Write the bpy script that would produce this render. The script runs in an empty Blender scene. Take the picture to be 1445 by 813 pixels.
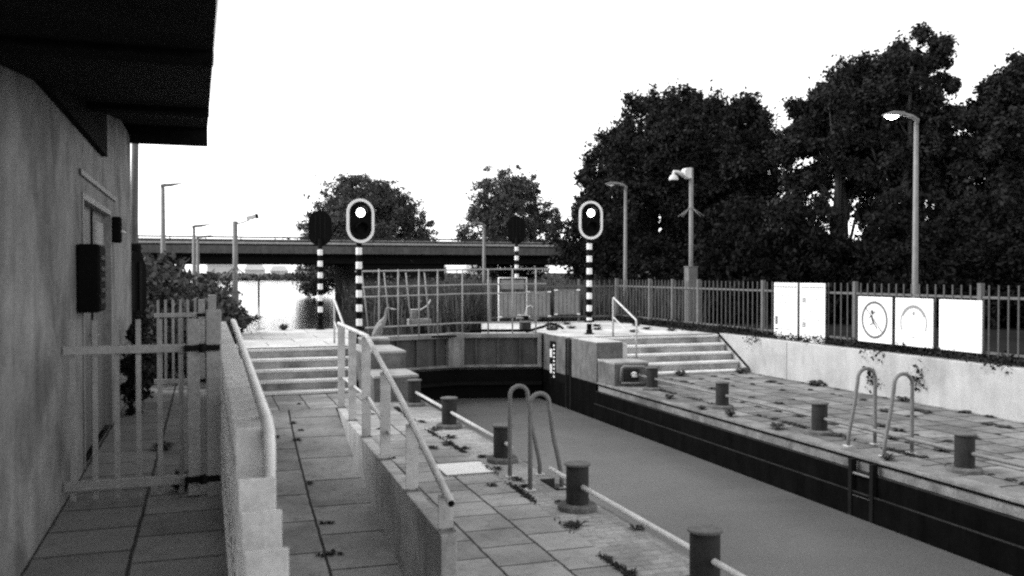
import bpy, bmesh, math, random
import numpy as np
from mathutils import Vector, Matrix
R = math.radians
S = bpy.context.scene
COL = S.collection

# ------------------------------------------------------------------ camera, sky, sun, exposure
UP = 0.77          # level of the upper platforms; the quays are z = 0
CAMZ = 2.25
yaw, pitch = R(18.602), R(0.9586)
fw = Vector((math.sin(yaw)*math.cos(pitch), math.cos(yaw)*math.cos(pitch), -math.sin(pitch)))
rt = Vector((math.cos(yaw), -math.sin(yaw), 0)); upv = rt.cross(fw)
cam = bpy.data.cameras.new('camera'); camo = bpy.data.objects.new('camera', cam); COL.objects.link(camo)
m = Matrix((rt, upv, -fw)).transposed().to_4x4(); m.translation = (0, 0, CAMZ); camo.matrix_world = m
cam.sensor_width = 36; cam.lens = 1285/1445*36; cam.clip_start = .05; cam.clip_end = 6000
cam.dof.use_dof = True; cam.dof.focus_distance = 17; cam.dof.aperture_fstop = 2.2
S.camera = camo

SUN_EL, SUN_AZ = R(42), R(-68)      # azimuth from +Y towards +X: the bright side of the overcast sky is on the left
w = bpy.data.worlds.new('World'); S.world = w; w.use_nodes = True
nt = w.node_tree; nt.nodes.clear()
sky = nt.nodes.new('ShaderNodeTexSky'); sky.sky_type = 'NISHITA'; sky.sun_disc = False
sky.sun_elevation = SUN_EL; sky.sun_rotation = SUN_AZ
sky.air_density = 1.3; sky.dust_density = 0.6; sky.ozone_density = 1.0
bw = nt.nodes.new('ShaderNodeRGBToBW'); bg = nt.nodes.new('ShaderNodeBackground'); wo = nt.nodes.new('ShaderNodeOutputWorld')
bg.inputs['Strength'].default_value = 0.15
nt.links.new(sky.outputs[0], bw.inputs[0]); nt.links.new(bw.outputs[0], bg.inputs[0]); nt.links.new(bg.outputs[0], wo.inputs[0])
sun = bpy.data.lights.new('sun', 'SUN'); sun.energy = 1.0; sun.angle = R(28); sun.color = (1, 1, 1)
suno = bpy.data.objects.new('sun', sun); COL.objects.link(suno)
sd = Vector((math.sin(SUN_AZ)*math.cos(SUN_EL), math.cos(SUN_AZ)*math.cos(SUN_EL), math.sin(SUN_EL)))
suno.rotation_euler = (-sd).to_track_quat('-Z', 'Y').to_euler(); suno.location = (-30, 20, 40)
vs = S.view_settings
S.display_settings.display_device = 'sRGB'
vs.view_transform = 'Standard'; vs.look = 'None'; vs.gamma = 1; vs.use_curve_mapping = False; vs.exposure = 1.5
S.render.film_transparent = False
S.cycles.filter_width = 2.3
S.cycles.use_denoising = False
S.cycles.max_bounces = 6; S.cycles.diffuse_bounces = 3; S.cycles.glossy_bounces = 3; S.cycles.transparent_max_bounces = 4

# ------------------------------------------------------------------ materials (the film is black and white: greys only)
def N(t, kind, **kw):
    n = t.nodes.new(kind)
    for k, v in kw.items():
        if hasattr(n, k): setattr(n, k, v)
        else: n.inputs[k.replace('_', ' ')].default_value = v
    return n
def g(v): return (v, v, v, 1)
def base_mat(name, rough=.8, metal=0, spec=.3):
    m = bpy.data.materials.new(name); m.use_nodes = True; t = m.node_tree; t.nodes.clear()
    o = N(t, 'ShaderNodeOutputMaterial'); b = N(t, 'ShaderNodeBsdfPrincipled')
    b.inputs['Roughness'].default_value = rough; b.inputs['Metallic'].default_value = metal
    b.inputs['Specular IOR Level'].default_value = spec
    t.links.new(b.outputs[0], o.inputs[0])
    return m, t, b
def ramp(t, src, stops):
    r = N(t, 'ShaderNodeValToRGB'); e = r.color_ramp.elements
    while len(e) < len(stops): e.new(.5)
    for el, (p, v) in zip(e, stops): el.position = p; el.color = g(v)
    t.links.new(src, r.inputs[0]); return r.outputs[0]
def noise(t, vec, scale, detail=6, rough=.6, dist=0):
    n = N(t, 'ShaderNodeTexNoise'); n.inputs['Scale'].default_value = scale; n.inputs['Detail'].default_value = detail
    n.inputs['Roughness'].default_value = rough; n.inputs['Distortion'].default_value = dist
    t.links.new(vec, n.inputs['Vector']); return n.outputs['Fac']
def mix(t, mode, a, b, fac=1.0):
    x = N(t, 'ShaderNodeMix', data_type='RGBA', blend_type=mode)
    if isinstance(fac, float) or isinstance(fac, int): x.inputs[0].default_value = fac
    else: t.links.new(fac, x.inputs[0])
    for i, v in ((6, a), (7, b)):
        if isinstance(v, (float, int)): x.inputs[i].default_value = g(v)
        else: t.links.new(v, x.inputs[i])
    return x.outputs[2]
def mapping(t, scale=(1, 1, 1), loc=(0, 0, 0), rot=(0, 0, 0), coord='Object'):
    c = N(t, 'ShaderNodeTexCoord'); mp = N(t, 'ShaderNodeMapping')
    mp.inputs['Scale'].default_value = scale; mp.inputs['Location'].default_value = loc; mp.inputs['Rotation'].default_value = rot
    t.links.new(c.outputs[coord], mp.inputs[0]); return mp.outputs[0]
def bump(t, b, h, strength=.3, dist=.01):
    n = N(t, 'ShaderNodeBump'); n.inputs['Strength'].default_value = strength; n.inputs['Distance'].default_value = dist
    t.links.new(h, n.inputs['Height']); t.links.new(n.outputs[0], b.inputs['Normal'])
def rough_mat(name, v, var=.35, scale=3, rough=.85, metal=0, spec=.15, grain=60, streak=0, bmp=.25, grain_var=.25, stain=0):
    m, t, b = base_mat(name, rough, metal, spec)
    o = mapping(t)
    a = ramp(t, noise(t, o, scale), [(.3, v*(1-var)), (.7, v*(1+var))])
    gr = ramp(t, noise(t, o, grain, 3, .7), [(.3, 1-grain_var), (.7, 1+grain_var)])
    c = mix(t, 'MULTIPLY', a, gr)
    if streak:
        s = ramp(t, noise(t, mapping(t, (2.6, 2.6, .4)), 1.6, 6, .65), [(.38, 1-streak), (.6, 1)])
        c = mix(t, 'MULTIPLY', c, s)
    if stain:
        s = ramp(t, noise(t, o, 1.1, 5, .65, .4), [(.36, 1-stain), (.52, 1)])
        c = mix(t, 'MULTIPLY', c, s)
    t.links.new(c, b.inputs['Base Color'])
    if bmp: bump(t, b, noise(t, o, grain*.6, 4, .7), bmp, .01)
    return m
def paving(name, v, length, width, loc=(0, 0), rotz=0, joint=.012, jv=.25, offset=.5, grain=70, moss=.5, var=.16, dirt=.3, wob_=.022):
    """rows of slabs running along the local y axis; length along y, width across"""
    m, t, b = base_mat(name, .9, 0, .2)
    c = N(t, 'ShaderNodeTexCoord'); o = c.outputs['Object']
    mp = N(t, 'ShaderNodeMapping', vector_type='TEXTURE'); mp.inputs['Location'].default_value = (loc[0], loc[1], 0); mp.inputs['Rotation'].default_value = (0, 0, rotz)
    t.links.new(o, mp.inputs[0])
    wob = N(t, 'ShaderNodeTexNoise'); wob.inputs['Scale'].default_value = 5; wob.inputs['Detail'].default_value = 4; t.links.new(o, wob.inputs['Vector'])
    w2 = N(t, 'ShaderNodeVectorMath', operation='MULTIPLY_ADD'); w2.inputs[1].default_value = (wob_, wob_, 0)
    t.links.new(wob.outputs['Color'], w2.inputs[0]); t.links.new(mp.outputs[0], w2.inputs[2])
    sx = N(t, 'ShaderNodeSeparateXYZ'); t.links.new(w2.outputs[0], sx.inputs[0])
    cx = N(t, 'ShaderNodeCombineXYZ'); t.links.new(sx.outputs['Y'], cx.inputs['X']); t.links.new(sx.outputs['X'], cx.inputs['Y'])
    br = N(t, 'ShaderNodeTexBrick'); br.offset = offset; br.offset_frequency = 2; br.squash = 1
    br.inputs['Scale'].default_value = 1; br.inputs['Brick Width'].default_value = length; br.inputs['Row Height'].default_value = width
    br.inputs['Mortar Size'].default_value = joint; br.inputs['Mortar Smooth'].default_value = .35
    br.inputs['Color1'].default_value = g(v*(1-var)); br.inputs['Color2'].default_value = g(v*(1+var)); br.inputs['Mortar'].default_value = g(v*jv)
    t.links.new(cx.outputs[0], br.inputs['Vector'])
    gr = ramp(t, noise(t, o, grain, 3, .75), [(.28, .72), (.72, 1.28)])
    bl = ramp(t, noise(t, o, 1.3, 6, .65, .3), [(.32, 1-dirt), (.62, 1.1)])
    sp = ramp(t, noise(t, o, 9, 5, .7), [(.33, 1-moss), (.47, 1)])
    col = mix(t, 'MULTIPLY', mix(t, 'MULTIPLY', mix(t, 'MULTIPLY', br.outputs['Color'], gr), bl), sp)
    t.links.new(col, b.inputs['Base Color'])
    hh = mix(t, 'ADD', mix(t, 'MULTIPLY', noise(t, o, grain, 4, .7), .25), ramp(t, br.outputs['Fac'], [(0, 1), (1, 0)]))
    bump(t, b, hh, .55, .012)
    return m
def emit_mat(name, v, s):
    m = bpy.data.materials.new(name); m.use_nodes = True; t = m.node_tree; t.nodes.clear()
    o = N(t, 'ShaderNodeOutputMaterial'); e = N(t, 'ShaderNodeEmission'); e.inputs[0].default_value = g(v); e.inputs[1].default_value = s
    t.links.new(e.outputs[0], o.inputs[0]); return m
def leaf_mat(name, v, var=.5):
    m, t, b = base_mat(name, .8, 0, .06)
    oi = N(t, 'ShaderNodeNewGeometry')
    c = ramp(t, oi.outputs['Random Per Island'], [(0, v*(1-var)), (1, v*(1+var))])
    n = ramp(t, noise(t, mapping(t), .9, 3), [(.3, .65), (.7, 1.35)])
    t.links.new(mix(t, 'MULTIPLY', c, n), b.inputs['Base Color']); return m

M = {}
M['slab'] = paving('quay_slabs', .36, .49, .485, (2.12-.485*2, 0), 0, .013, .16, .5, moss=.3, dirt=.36, var=.2)
M['ramp_slab'] = paving('ramp_slabs', .29, 1.05, .78, (.877, .725), R(-1.63), .017, .10, .5, dirt=.38, moss=.3, var=.2)
M['path_slab'] = paving('path_slabs', .19, .5, .5, (-.372-.5, .1), 0, .013, .15, .5, moss=.2, dirt=.25)
M['far_slab'] = paving('far_quay_slabs', .21, .55, .55, (0, 0), 0, .022, .18, .5, moss=.55, dirt=.5, var=.25, wob_=.06)
M['plat'] = paving('platform_slabs', .56, 1.2, 1.0, (0, 0), R(90), .014, .4, .5, dirt=.25, moss=.25)
M['setts'] = paving('brick_setts', .36, .21, .105, (0, 0), R(90), .010, .78, .5, grain=45, moss=.3, dirt=.35, var=.14)
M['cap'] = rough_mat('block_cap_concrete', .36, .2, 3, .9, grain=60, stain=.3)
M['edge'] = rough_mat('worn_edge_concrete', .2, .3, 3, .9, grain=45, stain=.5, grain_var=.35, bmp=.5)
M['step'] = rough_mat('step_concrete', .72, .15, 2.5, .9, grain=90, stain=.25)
M['riser'] = rough_mat('shaded_dirty_riser', .34, .3, 4, .9, grain=60, stain=.5)  # dirt stains, plus shade of the upright faces put into a darker base
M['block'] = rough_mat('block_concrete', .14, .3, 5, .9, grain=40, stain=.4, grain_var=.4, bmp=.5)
M['rampwall'] = rough_mat('ramp_wall_concrete', .52, .2, 3, .85, grain=80, streak=.22, stain=.35)
M['white_wall'] = rough_mat('pale_render', .44, .12, 2, .9, grain=50, streak=.12, stain=.2)
M['plaster'] = rough_mat('grey_plaster', .22, .28, 3, .9, grain=45, streak=.25, stain=.45)
M['roof'] = rough_mat('dark_stained_boards', .009, .3, 3, .9, spec=.02, grain=20)
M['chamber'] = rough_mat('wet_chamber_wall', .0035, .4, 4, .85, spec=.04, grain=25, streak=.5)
M['chamber_edge'] = rough_mat('pale_beam_edge', .028, .3, 6, .8, spec=.05, grain=40)  # beam edges, paler than the chamber face
M['gate'] = rough_mat('gate_steel', .10, .25, 3, .6, spec=.2, grain=50, streak=.35, stain=.3)
M['gate_light'] = rough_mat('gate_beam_paint', .27, .25, 4, .6, grain=50, streak=.3)
M['black_steel'] = rough_mat('black_steel', .010, .2, 3, .8, spec=.06, grain=40)
M['bollard'] = rough_mat('bollard_paint', .035, .25, 6, .6, spec=.15, grain=40, streak=.3)
M['bollard_cap'] = rough_mat('worn_bollard_cap', .11, .3, 9, .55, grain=50, stain=.4)
M['galv'] = rough_mat('galvanised_steel', .17, .15, 8, .6, .1, .3, grain=60, grain_var=.15, bmp=.06)
M['gate_tube'] = rough_mat('gate_tube_steel', .30, .15, 8, .6, .1, .3, grain=60, grain_var=.15, bmp=.06)
M['rail'] = rough_mat('painted_rail', .56, .18, 7, .5, 0, .3, grain=60, grain_var=.18, stain=.25, bmp=.06)
M['rail_pale'] = rough_mat('pale_railing_paint', .76, .12, 7, .5, 0, .3, grain=60, grain_var=.15, stain=.2)
M['rail_dull'] = rough_mat('dull_rail', .18, .2, 7, .6, 0, .2, grain=60, bmp=.06)
M['rail_white'] = rough_mat('white_rail', .85, .06, 5, .45, 0, .4, grain=50, grain_var=.08)
M['fence'] = rough_mat('fence_steel', .12, .2, 6, .65, .0, .2, grain=50)
M['picket'] = rough_mat('picket_steel', .075, .2, 6, .65, .0, .2, grain=50)
M['gatebar'] = rough_mat('path_gate_steel', .34, .2, 6, .7, .0, .2, grain=50)
M['white'] = rough_mat('white_paint', .85, .05, 4, .5, grain=40, grain_var=.06, bmp=0)
M['sign'] = rough_mat('sign_white', .84, .02, 4, .45, grain=40, grain_var=.02, bmp=0)
M['sign_grey'] = rough_mat('sign_grey_print', .13, .05, 4, .7, grain=40, grain_var=.05, bmp=0)
M['sign_faint'] = rough_mat('sign_faded_print', .26, .05, 4, .7, grain=40, grain_var=.05, bmp=0)
M['sign_dark'] = rough_mat('sign_dark_print', .05, .1, 4, .7, grain=40, bmp=0)
M['black'] = rough_mat('black_paint', .006, .2, 4, .8, spec=.04, grain=40, bmp=0)
M['hood'] = rough_mat('signal_hood', .005, .2, 4, .8, spec=.04, grain=40, bmp=0)
M['lens_off'] = rough_mat('dark_lens', .005, .1, 4, .6, spec=.03, bmp=0)
M['lens_on'] = emit_mat('lit_lens', 1, 3.0)
M['lamp_on'] = emit_mat('lit_lamp', 1, 14.0)
M['bridge'] = rough_mat('bridge_concrete', .11, .2, .6, .9, grain=5, streak=.3)
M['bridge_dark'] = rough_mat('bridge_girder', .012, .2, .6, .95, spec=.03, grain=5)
M['bridge_rail'] = rough_mat('bridge_rail_steel', .38, .1, .6, .7, grain=5)
M['bark'] = rough_mat('bark', .05, .3, 6, .95, grain=20)
M['leaf'] = leaf_mat('dark_leaves', .023)
M['leaf_dark'] = leaf_mat('shade_leaves', .010)
M['leaf_mid'] = leaf_mat('mid_leaves', .08)
M['leaf_weed'] = leaf_mat('weed_leaves', .055)
M['grass'] = leaf_mat('reed_blades', .07, .5)
M['soil'] = rough_mat('soil', .012, .4, .5, .95, spec=.05, grain=12)
M['brickhouse'] = rough_mat('hazy_house_wall', .62, .1, .2, .9, grain=3)  # distance haze put into the wall colour as a paler grey
M['houseroof'] = rough_mat('hazy_house_roof', .45, .1, .2, .9, grain=3)  # roof colour paled for the same haze
M['heron'] = rough_mat('heron_plumage', .26, .25, 18, .8, grain=90)
M['beak'] = rough_mat('heron_beak', .55, .1, 18, .5, grain=90)
M['door'] = rough_mat('door_paint', .12, .15, 3, .5, grain=30, streak=.25)
M['glass'] = rough_mat('pale_pane', .5, .08, 1, .12, spec=.6, grain=10, bmp=0)
M['panel'] = rough_mat('panel_sheet', .24, .15, 4, .6, grain=40, streak=.3)
M['cam_white'] = rough_mat('camera_housing', .6, .08, 4, .5, grain=40, grain_var=.1)

# lock water: matte, covered with duckweed; outer water: bright rippled mirror
m_, t_, b_ = base_mat('duckweed_water', .45, 0, .3); o_ = mapping(t_)
c_ = ramp(t_, noise(t_, o_, 55, 3, .8), [(.3, .068), (.7, .145)])
c_ = mix(t_, 'MULTIPLY', c_, ramp(t_, noise(t_, o_, .7, 5, .6, .6), [(.3, .82), (.7, 1.1)]))
c_ = mix(t_, 'MULTIPLY', c_, ramp(t_, noise(t_, o_, 6, 6, .75), [(.27, .35), (.34, 1)]))
t_.links.new(c_, b_.inputs['Base Color']); bump(t_, b_, noise(t_, o_, 60, 3, .7), .3, .006); M['duckweed'] = m_
m_, t_, b_ = base_mat('open_water', .06, 0, .5); b_.inputs['Base Color'].default_value = g(.02); b_.inputs['IOR'].default_value = 1.333
o_ = mapping(t_, (.8, 2.2, 1)); bump(t_, b_, noise(t_, o_, 1.6, 6, .65), .22, .06); M['water'] = m_

# ------------------------------------------------------------------ mesh helpers
class MB:
    def __init__(s): s.b = bmesh.new()
    def box(s, x0, x1, y0, y1, z0, z1, mtx=None):
        v = [s.b.verts.new((x, y, z)) for z in (z0, z1) for y in (y0, y1) for x in (x0, x1)]
        for f in ((0, 2, 3, 1), (4, 5, 7, 6), (0, 1, 5, 4), (2, 6, 7, 3), (0, 4, 6, 2), (1, 3, 7, 5)): s.b.faces.new([v[i] for i in f])
        if mtx is not None:
            for q in v: q.co = mtx @ q.co
        return s
    def bar(s, a, b, w, h, up=(0, 0, 1)):
        a, b = Vector(a), Vector(b); d = (b-a); L = d.length; d.normalize(); u = Vector(up)
        if abs(d.dot(u)) > .99: u = Vector((0, 1, 0))
        r = d.cross(u).normalized(); u = r.cross(d)
        mt = Matrix((r, d, u)).transposed().to_4x4(); mt.translation = a
        return s.box(-w/2, w/2, 0, L, -h/2, h/2, mt)
    def tube(s, pts, r, n=10, caps=True):
        pts = [Vector(p) for p in pts]; rr = r if isinstance(r, (list, tuple)) else [r]*len(pts)
        rings = []; pu = None
        for i, p in enumerate(pts):
            if i == 0: d = pts[1]-p
            elif i == len(pts)-1: d = p-pts[i-1]
            else: d = (pts[i+1]-p).normalized() + (p-pts[i-1]).normalized()
            d.normalize()
            if pu is None:
                u = Vector((0, 0, 1)) if abs(d.z) < .9 else Vector((1, 0, 0))
            else: u = pu
            a = d.cross(u)
            if a.length < 1e-6: a = d.orthogonal()
            a.normalize(); u = a.cross(d).normalized(); pu = u
            rings.append([s.b.verts.new(p + (a*math.cos(2*math.pi*k/n) + u*math.sin(2*math.pi*k/n))*rr[i]) for k in range(n)])
        for A, B in zip(rings, rings[1:]):
            for k in range(n):
                f = s.b.faces.new((A[k], A[(k+1) % n], B[(k+1) % n], B[k])); f.smooth = True
        if caps:
            s.b.faces.new(rings[0][::-1]); s.b.faces.new(rings[-1])
        return s
    def lathe(s, c, prof, n=24):
        c = Vector(c); rings = []
        for r, z in prof: rings.append([s.b.verts.new(c + Vector((r*math.cos(2*math.pi*k/n), r*math.sin(2*math.pi*k/n), z))) for k in range(n)])
        for A, B in zip(rings, rings[1:]):
            for k in range(n):
                f = s.b.faces.new((A[k], A[(k+1) % n], B[(k+1) % n], B[k])); f.smooth = False
        s.b.faces.new(rings[0][::-1]); s.b.faces.new(rings[-1])
        return s
    def prism(s, poly, d, mtx=None):
        """polygon in the xz plane, extruded along +y by d"""
        A = [s.b.verts.new((x, 0, z)) for x, z in poly]; B = [s.b.verts.new((x, d, z)) for x, z in poly]
        n = len(poly); s.b.faces.new(A); s.b.faces.new(B[::-1])
        for k in range(n): s.b.faces.new((A[k], B[k], B[(k+1) % n], A[(k+1) % n]))
        if mtx is not None:
            for q in A+B: q.co = mtx @ q.co
        return s
    def ringprism(s, po, pi, d, mtx=None):
        n = len(po); L = []
        for poly in (po, pi):
            for y in (0, d): L.append([s.b.verts.new((x, y, z)) for x, z in poly])
        o0, o1, i0, i1 = L
        for k in range(n):
            j = (k+1) % n
            s.b.faces.new((o0[k], o0[j], i0[j], i0[k])); s.b.faces.new((o1[k], i1[k], i1[j], o1[j]))
            s.b.faces.new((o0[k], o1[k], o1[j], o0[j])); s.b.faces.new((i0[k], i0[j], i1[j], i1[k]))
        if mtx is not None:
            for q in o0+o1+i0+i1: q.co = mtx @ q.co
        return s
    def poly(s, pts):
        s.b.faces.new([s.b.verts.new(p) for p in pts]); return s
    def extr(s, poly, z0, z1):
        """polygon in the xy plane between two heights"""
        A = [s.b.verts.new((x, y, z0)) for x, y in poly]; B = [s.b.verts.new((x, y, z1)) for x, y in poly]
        n = len(poly); s.b.faces.new(A[::-1]); s.b.faces.new(B)
        for k in range(n): s.b.faces.new((A[k], A[(k+1) % n], B[(k+1) % n], B[k]))
        return s
    def build(s, name, mt, parent=None, bevel=0, loc=None):
        bmesh.ops.recalc_face_normals(s.b, faces=s.b.faces[:])
        me = bpy.data.meshes.new(name); s.b.to_mesh(me); s.b.free()
        me.materials.append(M[mt] if isinstance(mt, str) else mt)
        o = bpy.data.objects.new(name, me); COL.objects.link(o)
        if parent: o.parent = parent
        if loc: o.location = loc
        if bevel:
            md = o.modifiers.new('bevel', 'BEVEL'); md.width = bevel; md.segments = 2; md.limit_method = 'ANGLE'; md.angle_limit = R(40)
        return o
def tag(o, label, cat, group=None):
    o['label'] = label; o['category'] = cat
    if group: o['group'] = group
    return o
def kind(o, k): o['kind'] = k; return o
def thing(name, label, cat, loc=(0, 0, 0), rz=0, group=None):
    o = bpy.data.objects.new(name, None); COL.objects.link(o); o.location = loc; o.rotation_euler = (0, 0, rz); o.empty_display_size = .2
    return tag(o, label, cat, group)
def dup(o, loc=None, rz=None, label=None, parent=None, scale=None):
    c = o.copy(); COL.objects.link(c)
    if parent: c.parent = parent
    if loc is not None: c.location = loc
    if rz is not None: c.rotation_euler = (0, 0, rz)
    if scale is not None: c.scale = scale
    if label: c['label'] = label
    for ch in list(o.children): dup(ch, parent=c)
    return c

# ------------------------------------------------------------------ the setting
# line of the ramp wall (it is not quite parallel to the lock)
def wall_x(y): return 1.62 + (y-6.3)*(2.08-1.62)/(15.4-6.3)
def wall_top(y): return .32 - (y-6.5)*.0365
L0, L1 = 3.62, 7.65      # faces of the lock chamber
WL = -.75                # level of the water in the lock
WO = .30                 # level of the water outside

# near quay
YS = 15.35
q = MB(); ys = [-14, 6.45, 8, 10, 12, 14, YS]
ql = [(wall_x(max(y, 6.45))+.06 if y > 6.4 else 1.62, y) for y in ys]
poly = ql + [(.28, YS), (.28, 17.1), (2.75, 17.1), (3.02, 17.1), (3.02, -14)]
q.extr([(x, y) for x, y in poly], -.9, 0)
kind(q.build('quay', 'slab'), 'structure')
q = MB(); q.box(3.022, L0-.03, -14, 17.1, -.9, -.004); kind(q.build('quay_edge', 'setts'), 'structure')
# far quay
q = MB(); q.box(L1+.25, 11.75, -14, 18.0, -.9, 0); kind(q.build('quay', 'far_slab'), 'structure')
q = MB(); q.box(L1+.02, L1+.248, -14, 17.2, -.9, -.003); kind(q.build('quay_edge', 'edge'), 'structure')
# ramp
prof = [(16.0, .02), (15.35, -.006), (14.3, -.15), (13.1, -.29), (10.96, -.45), (8.2, -.55), (5, -.64), (-14, -.64)]
b = bmesh.new(); prev = None
for y, z in prof:
    if y > 15.5: continue
    x1 = wall_x(y) if y > 6.4 else 1.63
    a, c = b.verts.new((.28, y, z)), b.verts.new((x1, y, z))
    if prev: b.faces.new((prev[0], prev[1], c, a))
    prev = (a, c)
a, c = [b.verts.new((.28, YS+.0, -.004)), b.verts.new((wall_x(YS), YS, -.004))]
r_ = MB(); r_.b.free(); r_.b = b; kind(r_.build('ramp', 'ramp_slab'), 'structure')
# upper path beside the building and the upper platforms
q = MB(); q.box(-.9, .10, -6, 18.28, -.9, .74); kind(q.build('path', 'path_slab'), 'structure')
q = MB(); q.extr([(-8, 18.3), (3.60, 18.3), (3.60, 24.3), (-8, 24.3)], -.9, UP); kind(q.build('platform', 'plat'), 'structure')
q = MB(); q.extr([(L1+.598, 17.26), (8.35, 17.26), (8.35, 19.1), (11.75, 19.1), (11.75, 25.6), (L1+.02, 25.6), (L1+.02, 21.152), (L1+.598, 21.152)], -.9, UP); kind(q.build('platform', 'plat'), 'structure')
# lawns / earth on both sides, reaching to the horizon
q = MB(); q.poly([(11.9, -60, .62), (900, -60, .62), (900, 52, .5), (40, 52, .5), (14, 40, .42), (11.9, 26, .5)])
q.poly([(-.95, -60, .70), (-.95, 18.3, .70), (-7.9, 18.3, .70), (-900, 18.3, .7), (-900, -60, .7)])
q.poly([(-900, 18.31, .7), (-8, 18.31, .7), (-2.2, 24.4, .6), (-1.0, 30, .45), (-3, 46, .35), (-60, 60, .34), (-900, 60, .34)])
q.poly([(11.9, 25.7, .5), (14, 40, .42), (40, 52, .5), (900, 52, .5), (900, 260, .5), (60, 240, .5), (26, 110, .4), (9.5, 70, .34), (7.2, 45, .34), (6.9, 29.5, .34), (7.7, 25.7, .5)])
kind(q.build('ground', 'soil'), 'structure')
q = MB(); q.poly([(-3000, 250, .31), (3000, 250, .31), (3000, 5000, .6), (-3000, 5000, .6)]); kind(q.build('far_shore', 'soil'), 'structure')
# water
q = MB(); q.poly([(L0, -14, WL), (L1-.1, -14, WL), (L1-.1, 21.4, WL), (L0, 21.4, WL)]); kind(q.build('lock_water', 'duckweed'), 'structure')
q = MB(); q.poly([(L0+.02, 20.95, WO), (L1, 20.95, WO), (L1, 24.3, WO), (L0+.02, 24.3, WO)])
q.poly([(-900, 24.32, WO), (900, 24.32, WO), (3000, 260, WO), (-3000, 260, WO)]); kind(q.build('river_water', 'water'), 'structure')

# lock chamber walls
def chamber(side, label):
    s = 1 if side > 0 else -1; X = L1 if side > 0 else L0
    t = thing('lock_wall', label, 'wall', (X, 0, 0))
    # stepped section: coping lip, two rubbing beams, wet toe
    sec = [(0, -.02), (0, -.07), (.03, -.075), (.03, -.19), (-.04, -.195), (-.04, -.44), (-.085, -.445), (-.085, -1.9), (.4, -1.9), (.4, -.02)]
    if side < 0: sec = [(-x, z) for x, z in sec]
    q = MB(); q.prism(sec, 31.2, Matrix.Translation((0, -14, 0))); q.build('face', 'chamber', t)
    for zz, xx in ((-.193, -.042), (-.443, -.087)):
        q = MB(); q.box(*sorted((s*xx, s*(xx+.02))), -14, 17.2, zz-.006, zz+.006); q.build('beam_edge', 'chamber_edge', t)
    q = MB(); q.box(*sorted((s*-.012, s*.035)), -14, 17.2, -.045, -.004); q.build('coping_lip', 'edge', t, .008)
    return t
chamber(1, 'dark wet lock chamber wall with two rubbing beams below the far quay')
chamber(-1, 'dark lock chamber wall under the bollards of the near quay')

# ------------------------------------------------------------------ stairs, blocks, walls
def stairs(x0, x1, y0, run, rise0, rise, n, label, name='concrete_stairs'):
    t = thing(name, label, 'stairs', (x0, y0, 0))
    for i in range(n):
        zt = rise0+rise*i; zb = rise0+rise*(i-1) if i else 0
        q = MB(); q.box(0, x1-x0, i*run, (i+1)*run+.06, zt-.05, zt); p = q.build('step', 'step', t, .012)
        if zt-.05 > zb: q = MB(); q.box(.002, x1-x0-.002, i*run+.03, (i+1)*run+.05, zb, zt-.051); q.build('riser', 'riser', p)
    return t
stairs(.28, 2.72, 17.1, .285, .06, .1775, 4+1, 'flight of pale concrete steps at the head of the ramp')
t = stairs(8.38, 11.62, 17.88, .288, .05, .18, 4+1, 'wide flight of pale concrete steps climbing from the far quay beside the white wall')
q = MB(); q.bar((3.27, -.1, .08), (3.27, 1.32, .84), .02, .05); q.build('edging_strip', 'black_steel', t)
q = MB(); q.box(3.08, 3.24, -.14, -.02, 0, .11); q.build('end_stone', 'block', t, .01)

def block(name, x0, x1, y0, y1, z1, label):
    t = thing(name, label, 'block', ((x0+x1)/2, (y0+y1)/2, 0)); h = (x1-x0)/2; k = (y1-y0)/2
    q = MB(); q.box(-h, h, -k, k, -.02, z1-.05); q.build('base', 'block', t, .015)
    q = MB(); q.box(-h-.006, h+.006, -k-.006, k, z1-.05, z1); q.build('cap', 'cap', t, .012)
    return t
block('concrete_block', 2.76, 3.55, 15.72, 16.82, .46, 'low concrete block with pale top behind the first bollard of the near quay')
block('concrete_block', 2.76, 3.56, 16.83, 18.29, .79, 'taller concrete block between the ramp stairs and the lock gate')
block('concrete_block', L1+.02, 8.42, 16.42, 17.24, .47, 'low concrete block with valve guard at the foot of the far stairs')
t = block('concrete_block', 3.0, 3.55, 18.35, 18.95, .92, 'small pale coping stone in front of the heron'); 
# pier of the lock head with gauge and stop-log slot
t = thing('lock_pier', 'rough concrete lock pier with dark slot and depth gauge under the white lit signal', 'pier', (L1, 17.25, 0))
q = MB(); q.box(0, .6, 0, 1.45, -.05, .80); q.box(0, .6, 1.62, 3.9, -.05, .80); q.build('wall', 'block', t, .012)
q = MB(); q.box(.10, .6, 1.452, 1.618, -.05, .79); q.build('slot', 'black', t)
q = MB(); q.box(.012, .6, .012, 1.44, .801, .812); q.box(.012, .6, 1.63, 3.89, .801, .812); q.build('cap', 'plat', t)
q = MB(); q.box(-.01, .6, 0, 3.9, -1.9, -.05); q.build('toe', 'chamber', t)
q = MB(); q.box(.0, .02, 1.36, 1.44, -1.2, .78); q.box(.0, .02, 1.63, 1.69, -1.2, .78); o = q.build('slot_frame', 'black_steel', t); o.location.x = -.016
q = MB(); q.box(-.012, 0, 1.72, 2.35, -.24, -.06); q.build('dark_plate', 'black', t)
t = thing('depth_gauge', 'narrow black and white depth gauge board on the lock pier', 'gauge', (L1-.016, 19.72, 0))
q = MB(); q.box(-.004, .012, -.17, .17, -.22, .66); q.build('board', 'black', t)
for k in range(2):
    q = MB(); q.box(-.012, -.004, .02, .15, .02+k*.36-.10, .02+k*.36+.10); q.build('white_field', 'white', t)
for k in range(9):
    q = MB(); q.box(-.012, -.004, -.15, -.06, -.17+k*.09, -.13+k*.09); q.build('tick_mark', 'white', t)
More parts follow.
